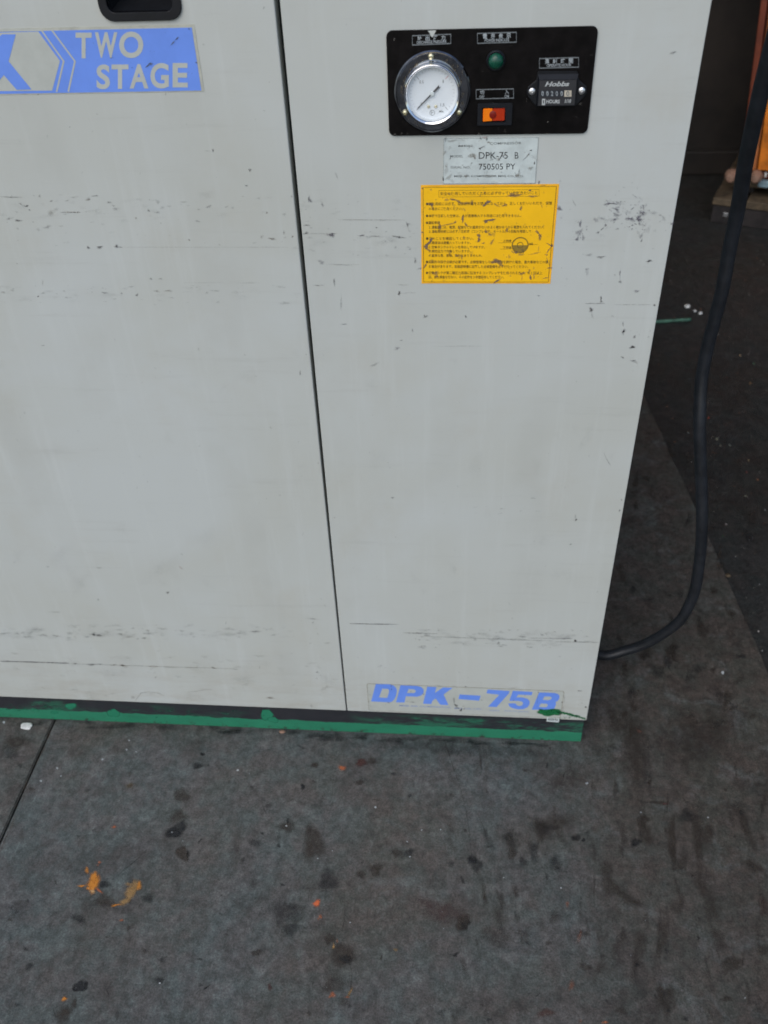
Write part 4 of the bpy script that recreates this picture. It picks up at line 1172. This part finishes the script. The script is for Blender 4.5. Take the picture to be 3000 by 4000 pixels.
# scratches and dust on the instrument panel, rust grime on the gauge flange
wp = Marks('face', 0.0027)
gl = (.16, .15, .13)
for x, y, w_, h_, a in ((108, 168, 14, 26, .5), (82, 155, 6, 8, .3), (112, 838, 20, 10, .8), (160, 832, 8, 16, .6), (200, 828, 6, 14, .5), (290, 842, 60, 5, .4), (890, 815, 10, 24, .5), (842, 800, 6, 30, .3), (1190, 750, 18, 14, .3), (710, 832, 34, 8, .5), (1190, 832, 50, 4, .5), (1500, 280, 30, 6, .2), (1415, 620, 60, 20, .35), (1040, 600, 14, 30, .3)):
    wp.blob(*Zp(x, y), w_ * .55, h_ * .55, 0, gl, a, .5)
wp.scatter(1520, 130, 2310, 510, 110, 2, 7, (.3, 1.2), (60, 120), gl, (.05, .25))
wp.build('dust_marks', M['mark'], ip)
wf = Marks('face', 0.0052)
for i in range(90):
    a = rd.uniform(0, 360)
    near = any(abs((a - q + 180) % 360 - 180) < 26 for q in (92, 214, -35)) or 30 < a < 100 or 240 < a < 300
    rr = rd.uniform(0.0305, 0.0335) if not near else rd.uniform(0.0305, 0.037)
    x, z = GX + rr * math.cos(R(a)), GZ + rr * math.sin(R(a))
    # straight into world space
    b0 = len(wf.v); sz = rd.uniform(.0010, .0030); al = rd.uniform(.15, .6)
    cl = (.20, .16, .10)
    yy = -(0.0052 + wf.n * 2e-6)
    wf.v.append(Vector((x, yy, z))); wf.c.append((*cl, al))
    for i2 in range(8):
        t = i2 * math.pi / 4
        wf.v.append(Vector((x + sz * .5 * math.cos(t) * rd.uniform(.6, 1.2), yy, z + sz * math.sin(t) * rd.uniform(.6, 1.3)))); wf.c.append((*cl, 0))
    for i2 in range(8):
        wf.f.append((b0, b0 + 1 + i2, b0 + 1 + (i2 + 1) % 8))
    wf.n += 1
wf.build('grime', M['mark'], gauge)

# ================================================================== CABLE
zw5 = zoom(2300, 0, 700 / 1106)
hp = [((2334, 2556), 1.80), ((2453, 2538), 1.79), ((2547, 2502), 1.77), ((2650, 2430), 1.73), ((2695, 2357), 1.70), ((2719, 2285), 1.67), ((2738, 2140), 1.61), ((2742, 2032), 1.57),
      ((2741, 1923), 1.54), ((2736, 1779), 1.50), ((2733, 1634), 1.47), ((2740, 1489), 1.45), ((2763, 1360), 1.425), ((2793, 1245), 1.40), ((2822, 1130), 1.375), ((2849, 980), 1.35), ((2885, 800), 1.31), ((2915, 620), 1.25),
      ((2967, 381), 1.19), ((3027, 146), 1.14), ((3065, 0), 1.11), ((3120, -180), 1.08), ((3200, -400), 1.05)]
pts = [Vector((WX - .01, 0.24, Dp(2345, 2559, 1.8).z + .004))] + [Dp(*p, d) for p, d in hp] + [Vector((0.72, 0.05, 2.0)), Vector((0.78, 0.35, 3.0)), Vector((0.80, 0.60, 4.198))]
def tube(name, pts, r, mat, parent=None, seg=16, sub=6):
    P = []
    for i in range(len(pts) - 1):
        p0, p1, p2, p3 = pts[max(i - 1, 0)], pts[i], pts[i + 1], pts[min(i + 2, len(pts) - 1)]
        for j in range(sub):
            t = j / sub
            P.append(0.5 * ((2 * p1) + (p2 - p0) * t + (2 * p0 - 5 * p1 + 4 * p2 - p3) * t * t + (3 * p1 - p0 - 3 * p2 + p3) * t ** 3))
    P.append(pts[-1])
    bm = bmesh.new(); rings = []; up = Vector((0, 1, 0.1))
    for i, p in enumerate(P):
        d = (P[min(i + 1, len(P) - 1)] - P[max(i - 1, 0)]).normalized()
        a = up.cross(d).normalized(); b = d.cross(a).normalized(); up = b
        rings.append([bm.verts.new(p + (a * math.cos(2 * math.pi * k / seg) + b * math.sin(2 * math.pi * k / seg)) * r) for k in range(seg)])
    for A, B in zip(rings, rings[1:]):
        for k in range(seg):
            bm.faces.new((A[k], A[(k + 1) % seg], B[(k + 1) % seg], B[k]))
    bm.faces.new(rings[0][::-1]); bm.faces.new(rings[-1])
    return obj(name, bm, mat, parent, True)
cab = tube('power_cable', pts, 0.0096, M['rubber'])
props(cab, 'thick black rubber cable hanging in a curve beside the cabinet', 'cable')

# ================================================================== BACKGROUND THINGS
# timber skid
P0 = G(2772, 868, -.008)
AX = Vector((math.cos(R(22)), -math.sin(R(22)), 0)); AY = Vector((math.sin(R(22)), math.cos(R(22)), 0))
def frame_at(o, ax, ay):
    m = Matrix.Identity(4)
    m.col[0] = (*ax, 0); m.col[1] = (*ay, 0); m.col[2] = (0, 0, 1, 0); m.col[3] = (*o, 1)
    return m
mt = frame_at(P0, AX, AY)      # local x to the right, local y away, corner at the near left
sk = thing('timber_skid', 'weathered timber skid on the ground under the orange machine', 'pallet', tuple(P0))
for y0 in (0.0, 0.24, 0.48):
    boxo('bearer', (0, 0.85, y0, y0 + 0.09, 0, 0.072), M['wooddark'], sk, 0.004, mt)
for i in range(7):
    boxo('plank', (-0.004 + i * .124, -0.004 + i * .124 + .112, -0.008, 0.58, 0.0725, 0.100 + (i % 2) * .003), M['wood'], sk, 0.004, mt)
boxo('bolt_head', (.045, .062, -.004, .0, .03, .046), M['steel'], sk, .0015, mt)
m1 = frame_at(P0 + AX * 0.075 + AY * 0.03 + Vector((0, 0, 0.1045)), AX, AY)
m1 = m1 @ Matrix(((1, 0, -0.085, 0), (0, 1, 0, 0), (0, 0, 1, 0), (0, 0, 0, 1)))   # the casing leans a little to the left
om = thing('orange_machine', 'orange ribbed machine casing on rubber feet at right edge', 'machine', tuple(m1.translation))
for x, y in ((0.0, .05), (0.0, .40), (.50, .05), (.50, .40)):
    boxo('foot', (x, x + .055, y, y + .055, 0, 0.03), M['wooddark'], om, 0.006, m1)
boxo('bed_frame', (-.03, .60, .02, .50, .0305, .062), M['wood'], om, 0.006, m1)
boxo('blue_bar', (.075, .58, -.012, .018, .046, .070), M['bluemetal'], om, 0.004, m1)
boxo('corner_post', (0.0, .022, .0, .035, .0625, 1.15), M['redpaint'], om, 0.004, m1)
boxo('casing', (.004, .60, .036, .50, .0625, 1.15), M['redpaint'], om, 0.004, m1)
x = 0.030
for i in range(7):
    wdt = 0.030 if i % 2 == 0 else 0.062
    boxo('rib_panel', (x, x + wdt, (-.012 if i % 2 else .002), .035, .10 + (.01 if i % 2 else 0), 1.145), M['orange' if i % 2 else 'orange2'], om, 0.003, m1)
    x += wdt + .006
for kx, kr, kz in ((-.022, .024, .085), (.068, .022, .092)):
    kn = lathe('knob', [(0.0, -.070), (kr * .6, -.067), (kr, -.050), (kr * 1.05, -.03), (kr * .7, .0)], kx, kz, M['knob'], om, 24)
    kn.data.transform(m1)
boxo('white_tag', (.094, .102, -.016, -.013, .088, .104), M['litter'], om, 0.0, m1)
# green stick behind the cabinet corner
s0, s1 = G(2520, 1260, -.002), G(2697, 1248, -.002)
sp_ = [s0.lerp(s1, t / 6) + Vector((0, rnd.uniform(-.0008, .0008), 0)) for t in range(7)]
gs_ = tube('green_stick', sp_, 0.0058, M['stick'], None, 8, 2)
props(gs_, 'short green stick lying on dark asphalt behind the cabinet corner', 'stick')
# white scraps
def pebble(name, p, r, mat, lab, cat, flat=0.5, group=None, seed=0, n=2, sx=1.0):
    bm = bmesh.new(); bmesh.ops.create_icosphere(bm, subdivisions=n, radius=1.0)
    for v in bm.verts:
        k = 1 + 0.30 * noise.noise(v.co * 1.7 + Vector((seed * 3.1, 0, 0)))
        v.co = Vector((v.co.x * r * k * sx, v.co.y * r * k, v.co.z * r * k * flat))
    mn = min(v.co.z for v in bm.verts)
    for v in bm.verts:
        v.co.z -= mn + r * .02
    o = obj(name, bm, mat, None, True)
    o.location = p
    return props(o, lab, cat, group)
for i, (x, y, r, lb) in enumerate(((2684, 1203, .0105, 'larger crumpled white scrap on the asphalt beyond the green stick'),
                                   (2714, 1218, .0060, 'middle small white scrap on the asphalt near the green stick'),
                                   (2735, 1228, .0075, 'white scrap nearest the cable on the asphalt'))):
    pebble('white_scrap', G(x, y, -.008), r, M['litter'], lb, 'litter', .6, 'white scraps on the asphalt', i)
p = G(105, 2838)
pebble('white_blob', p, 0.0085, M['litter'], 'flat white round blob on the floor at the foot of the green base', 'blob', 0.16, None, 7, 3, 1.35)
pebble('dirt_crumb', G(1103, 2860), 0.0042, M['knob'], 'small tan crumb at the foot of the green base', 'crumb', 0.4, None, 4, 2, 1.5)
pebble('pale_chip', G(2843, 2250, -.004), 0.0065, M['wood'], 'pale elongated chip lying at the slab edge', 'chip', 0.4, None, 5, 2, 1.0)

# ================================================================== FLOOR STAINS
gk = Marks('ground', 0.00015, 0.000003)
gk.core = 0.8; gk.gain = 1.3
ox = Marks('ground', 0.0010, 0.000002)
Q = zoom(0, 2600, 1500 / 1659)
S2 = zoom(1500, 2700, 1500 / 1659)
oil = (.016, .017, .018)
br = (.042, .034, .027)
for x, y, w_, h_, an, cl, a, sf in ((762, 712, 98, 60, -22, oil, .97, .8), (745, 728, 60, 34, -10, oil, .9, .7), (852, 432, 46, 36, 0, oil, .85, .6), (875, 383, 24, 18, 0, oil, .7, .6), (788, 812, 64, 66, 0, br, .75, .8), (812, 815, 14, 44, 0, oil, .5, .5),
                                (785, 562, 70, 70, 0, br, .45, .8), (770, 650, 90, 60, 0, br, .5, .5), (345, 1385, 66, 48, -10, oil, .95, .75), (372, 1380, 20, 40, 0, oil, .9, .7), (325, 1398, 30, 16, 0, oil, .8, .7), (1308, 522, 24, 26, 0, oil, .85, .6),
                                (1133, 725, 18, 14, 0, oil, .8, .6), (275, 1510, 90, 90, 0, br, .7, .5), (320, 1460, 30, 60, 20, br, .5, .5), (340, 1092, 64, 50, 20, oil, .55, .5), (1240, 695, 80, 54, 0, br, .55, .5), (1243, 670, 12, 34, 0, oil, .6, .5),
                                (1355, 770, 110, 150, -10, br, .55, .75), (1230, 1060, 150, 130, 0, oil, .4, .6), (1255, 1140, 90, 60, 0, oil, .35, .6), (1420, 930, 110, 90, 30, oil, .45, .6), (1625, 880, 60, 60, 0, br, .6, .6), (1560, 900, 60, 40, 0, br, .5, .6), (640, 1005, 50, 46, 20, oil, .5, .6),
                                (455, 1015, 90, 70, 0, br, .45, .6), (450, 945, 50, 44, 0, oil, .45, .6), (1560, 420, 60, 36, 0, (.07, .03, .025), .6, .7), (1610, 412, 60, 34, 0, br, .4, .5), (1480, 1250, 90, 120, -30, br, .7, .7), (1425, 1180, 50, 60, 0, br, .6, .7), (1495, 1270, 60, 50, 0, oil, .5, .6),
                                (1450, 1370, 130, 90, 0, br, .4, .6), (1100, 765, 60, 40, 0, oil, .35, .6), (1205, 778, 20, 20, 0, oil, .7, .6), (1155, 605, 24, 18, 0, oil, .5, .6), (1110, 1240, 50, 30, 0, br, .6, .6), (705, 1270, 40, 40, 0, oil, .45, .6), (688, 1360, 44, 34, 0, oil, .55, .6),
                                (128, 1300, 44, 34, -40, oil, .5, .6), (80, 1050, 120, 90, 0, oil, .2, .5), (893, 1390, 40, 8, -38, oil, .9, .6), (70, 330, 110, 90, 0, br, .5, .5), (40, 380, 90, 60, 0, oil, .3, .5), (1165, 1390, 24, 34, 0, (.08, .03, .025), .5, .5), (870, 330, 60, 26, 0, oil, .3, .5),
                                (1475, 1450, 60, 40, 0, br, .3, .6), (1555, 505, 44, 26, 0, br, .5, .6), (1360, 430, 34, 30, 0, br, .5, .6), (520, 1060, 60, 40, 0, oil, .2, .5), (560, 520, 44, 24, 0, (.10, .07, .03), .5, .5), (1030, 1020, 90, 60, 0, oil, .18, .5)):
    gk.blob(*Q(x, y), w_, h_, an, cl, a, .3, sf)
for x, y, w_, h_, an, cl, a, sf in ((832, 632, 44, 34, 0, oil, .95, .7), (862, 642, 20, 20, 0, oil, .8, .6), (400, 748, 70, 70, 40, oil, .55, .6), (375, 730, 40, 44, 0, oil, .5, .6), (342, 1000, 74, 70, 0, br, .75, .7), (350, 1010, 44, 40, 0, oil, .5, .6), (250, 950, 200, 130, 10, (.075, .045, .04), .45, .5),
                                (720, 580, 200, 100, 0, br, .5, .5), (690, 590, 100, 60, 0, oil, .4, .5), (540, 640, 70, 60, 30, oil, .4, .6), (645, 690, 60, 90, 0, oil, .35, .6), (740, 745, 70, 60, 0, oil, .45, .6), (450, 640, 40, 90, -20, oil, .4, .6), (560, 700, 60, 40, 0, br, .4, .6), (600, 735, 44, 40, 0, oil, .35, .6),
                                (990, 850, 110, 90, 45, br, .5, .5), (1060, 900, 130, 40, 35, br, .45, .5), (960, 780, 60, 140, -15, br, .4, .5), (1085, 655, 44, 44, 0, oil, .7, .6), (1118, 560, 70, 60, 0, br, .6, .6), (1130, 620, 60, 110, 0, br, .5, .5), (1245, 650, 46, 190, 0, br, .6, .6), (1262, 760, 44, 70, 0, br, .5, .6), (1355, 640, 60, 300, -4, br, .5, .5),
                                (1400, 610, 60, 110, 20, br, .5, .5), (1310, 540, 110, 60, 0, oil, .4, .5), (1560, 580, 50, 200, -20, br, .45, .5), (1600, 760, 80, 60, 30, br, .5, .5), (1100, 1120, 60, 240, 5, br, .45, .5), (1200, 1060, 54, 200, 4, br, .45, .5), (1500, 1180, 90, 80, 0, br, .6, .6), (1440, 1080, 70, 200, -20, br, .4, .5),
                                (1220, 1330, 80, 180, 0, br, .4, .5), (1400, 900, 70, 280, -14, br, .4, .5), (1270, 930, 70, 70, 0, br, .45, .6), (480, 1060, 170, 90, 30, br, .35, .5), (700, 1390, 80, 40, 0, (.09, .04, .03), .5, .5), (1025, 1380, 60, 40, 0, br, .6, .5), (870, 1190, 60, 40, 0, br, .5, .5),
                                (1180, 480, 120, 16, 5, br, .5, .5), (1085, 250, 110, 420, 0, br, .50, .4), (1350, 200, 380, 300, 0, br, .35, .4), (1000, 130, 80, 120, 0, br, .4, .5), (1140, 350, 44, 200, -5, oil, .25, .5), (800, 380, 200, 120, 0, br, .35, .5), (300, 250, 900, 60, 3, oil, .25, .4), (1480, 1330, 60, 30, 0, br, .5, .5), (1035, 100, 40, 30, 0, br, .6, .5),
                                (110, 700, 44, 50, 0, oil, .5, .6), (60, 700, 70, 44, 0, br, .45, .6), (350, 1200, 40, 110, -10, br, .3, .5), (290, 748, 34, 24, 0, oil, .4, .6), (850, 1050, 60, 60, 0, br, .3, .5), (1640, 1120, 60, 60, 0, br, .5, .5), (1640, 930, 60, 90, 0, (.07, .035, .03), .35, .5)):
    gk.blob(*S2(x, y), w_, h_, an, cl, a, .35, sf)
# faint dark blobs along the foot of the machine
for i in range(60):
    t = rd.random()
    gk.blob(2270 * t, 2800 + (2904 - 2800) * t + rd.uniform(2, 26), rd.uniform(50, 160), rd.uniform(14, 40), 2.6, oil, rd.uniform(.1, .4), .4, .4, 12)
# slab region to the right, seen past the cabinet
for i in range(70):
    gk.blob(rd.uniform(2420, 2950), rd.uniform(1750, 2850), rd.uniform(20, 90), rd.uniform(15, 60), rd.uniform(50, 110), br if rd.random() < .7 else oil, rd.uniform(.15, .5), .5, .5, 12)
for i in range(150):
    gk.blob(rd.uniform(0, 3000), rd.uniform(2900, 4000), rd.uniform(8, 40), rd.uniform(6, 26), rd.uniform(0, 180), br if rd.random() < .5 else oil, rd.uniform(.15, .55), .5, .5, 10)
for i in range(70):
    gk.blob(rd.uniform(1700, 3000), rd.uniform(2950, 4000), rd.uniform(12, 50), rd.uniform(50, 170), rd.uniform(-14, 6), br, rd.uniform(.1, .4), .5, .5, 12)
# hairline cracks
gk.line([S2(*q) for q in ((258, 200), (280, 270), (300, 330), (322, 395), (345, 475), (362, 560), (372, 640), (380, 725))], 2.6, (.04, .03, .025), .6)
gk.line([S2(*q) for q in ((400, 520), (430, 590), (445, 640))], 2.5, br, .5)
gk.line([Q(*q) for q in ((498, 915), (540, 880), (590, 838), (642, 788))], 3, (.02, .02, .02), .7)
gk.line([Q(*q) for q in ((1486, 960), (1490, 1080), (1478, 1150))], 3, br, .5)
gk.line([Q(*q) for q in ((1505, 1260), (1520, 1330), (1515, 1400), (1490, 1470))], 3, br, .6)
gk.line([Q(*q) for q in ((1440, 480), (1435, 560), (1400, 680))], 3, br, .4)
# rusty rim along the slab joint
for i in range(50):
    y = -1.1 + 1.12 * i / 50 + rd.uniform(-.01, .01)
    for sgn in (1,):
        x = -0.5725 + rd.uniform(0.000, .010)
        b0 = len(gk.v); sz = rd.uniform(.006, .016); al = rd.uniform(.2, .6); zz = gk.lift + gk.n * gk.step
        cl = (.075, .045, .022)
        gk.v.append(Vector((x, y, zz))); gk.c.append((*cl, al))
        for i2 in range(8):
            t = i2 * math.pi / 4
            gk.v.append(Vector((max(-0.5705, x + .3 * sz * math.cos(t)), y + sz * 1.6 * math.sin(t), zz))); gk.c.append((*cl, 0))
        for i2 in range(8):
            gk.f.append((b0, b0 + 1 + i2, b0 + 1 + (i2 + 1) % 8))
        gk.n += 1
gk.build('floor_stains', M['gmark'], slab)
# paint splashes and white specks
og = (.55, .21, .03); og2 = (.33, .20, .08); rdp = (.36, .11, .045); wt_ = (.42, .45, .45)
for x, y, w_, h_, an, cl, a in ((402, 945, 50, 70, 0, og, 1), (405, 915, 34, 44, 0, og, .95), (376, 885, 18, 30, 10, og, .6), (352, 952, 36, 10, -10, og, .8), (384, 962, 20, 16, 0, og, .9), (428, 972, 34, 12, 35, rdp, .9), (400, 975, 26, 14, 0, (.6, .4, .2), .6),
                            (585, 955, 56, 60, 20, og2, .75), (562, 985, 60, 44, -40, og2, .8), (600, 950, 16, 44, 5, og, .7), (540, 1018, 60, 22, -20, og2, .75), (500, 1035, 44, 10, -8, og, .7), (560, 945, 34, 20, 0, og2, .5),
                            (1478, 442, 28, 26, 0, rdp, .9), (493, 697, 18, 14, 0, rdp, .8), (430, 850, 16, 10, 0, rdp, .7), (423, 862, 8, 8, 0, rdp, .5), (525, 1100, 16, 12, 0, rdp, .7), (1368, 1027, 30, 30, 0, (.6, .14, .05), 1), (1384, 1085, 16, 16, 0, rdp, .7),
                            (1441, 1213, 14, 22, 0, og2, .8), (1457, 1190, 8, 14, 0, rdp, .6), (277, 1440, 24, 18, 0, og, .85), (1438, 1422, 28, 20, 0, rdp, .7), (1512, 1412, 12, 40, 20, og2, .8), (1500, 1432, 20, 8, 0, rdp, .7), (1425, 1430, 10, 14, 0, rdp, .6), (1375, 1095, 8, 10, 0, rdp, .5)):
    ox.blob(*Q(x, y), w_ * 1.1, h_ * 1.1, an, cl, a * .85, .4, .4, 14)
for x, y, w_, h_, cl, a in ((792, 918, 18, 26, rdp, .5), (810, 1270, 24, 60, rdp, .4), (50, 1117, 20, 18, og2, .7), (955, 1430, 26, 12, (.6, .16, .05), .8), (1103, 172, 26, 16, (.2, .09, .07), .6), (845, 1060, 20, 60, rdp, .3), (1215, 487, 26, 8, (.2, .03, .03), .6), (850, 1425, 20, 14, rdp, .4)):
    ox.blob(*S2(x, y), w_, h_, 0, cl, a * .55, .5, .3, 12)
for x, y, s in ((17, 245, 15), (443, 405, 13), (558, 323, 10), (547, 363, 11), (588, 372, 9), (247, 443, 13), (263, 477, 9), (177, 498, 11), (1027, 452, 14), (1622, 612, 13), (1373, 833, 9), (1512, 1110, 8), (690, 1372, 12), (1237, 692, 10), (1436, 800, 7), (743, 720, 7), (790, 757, 6)):
    ox.blob(*Q(x, y), s * .95, s * .85, 0, wt_, .7, .25, .5, 10)
for x, y, s in ((877, 398, 16), (245, 598, 10), (163, 600, 9), (100, 650, 9), (112, 715, 10), (517, 805, 10), (765, 850, 10), (1110, 523, 12), (1400, 545, 10), (1560, 1325, 8), (1130, 990, 7), (258, 1025, 6)):
    ox.blob(*S2(x, y), s * .95, s * .85, 0, wt_, .65, .25, .5, 10)
for i in range(60):
    ox.blob(rd.uniform(0, 3000), rd.uniform(2920, 4000), rd.uniform(3, 6), rd.uniform(3, 5), 0, wt_, rd.uniform(.2, .6), .3, .6, 8)
ox.blob(*W_(862, 1973), 16, 14, 0, wt_, .9, .3, .7, 10)
for i in range(40):
    ox.blob(rd.uniform(2420, 2900), rd.uniform(1800, 2800), rd.uniform(3, 7), rd.uniform(3, 5), 0, (.16, .13, .10), rd.uniform(.3, .7), .3, .6, 8)
ox.build('paint_spots', M['spot'], slab)
# specks of grit on the asphalt
ax_ = Marks('ground', -0.0078, 0.000002)
for x, y, s, cl in ((955, 260, 14, (.28, .22, .14)), (1010, 410, 16, (.2, .13, .07)), (1030, 305, 14, (.05, .12, .08)), (785, 597, 14, (.3, .07, .05)), (830, 712, 18, (.2, .2, .14)), (812, 700, 8, (.2, .2, .14)), (850, 748, 14, (.16, .15, .12)), (900, 745, 16, (.14, .16, .14)), (1002, 826, 12, (.25, .2, .12)),
                    (1050, 932, 12, (.3, .14, .08)), (985, 1020, 14, (.25, .25, .18)), (880, 1172, 16, (.25, .22, .2)), (930, 1345, 10, (.2, .2, .18)), (1060, 1497, 10, (.2, .2, .2)), (1055, 1750, 12, (.4, .38, .35)), (1075, 1855, 8, (.4, .4, .38)), (675, 678, 14, (.12, .14, .13)), (690, 985, 12, (.14, .12, .1)), (1090, 1095, 10, (.3, .3, .3)),
                    (862, 1235, 10, (.05, .12, .06)), (760, 1550, 16, (.25, .09, .06)), (990, 890, 10, (.3, .1, .08)), (820, 165, 12, (.2, .08, .06))):
    ax_.blob(*W_(x, y), s * .72, s * .6, rd.uniform(0, 90), cl, .9, .4, .7, 8)
for i in range(420):
    x, y = rd.uniform(2560, 3000), rd.uniform(900, 2700)
    g = G(x, y)
    if g.x < edge_x(g.y) + .02 and g.y < 1.7:
        continue
    s = rd.uniform(3, 9)
    ax_.blob(x, y, s, s * .7, rd.uniform(0, 90), rd.choice(((.18, .17, .15), (.12, .10, .08), (.22, .12, .08), (.10, .13, .12), (.25, .25, .22))), rd.uniform(.2, .8), .4, .6, 7)
ax_.build('grit_specks', M['spot'], ground)
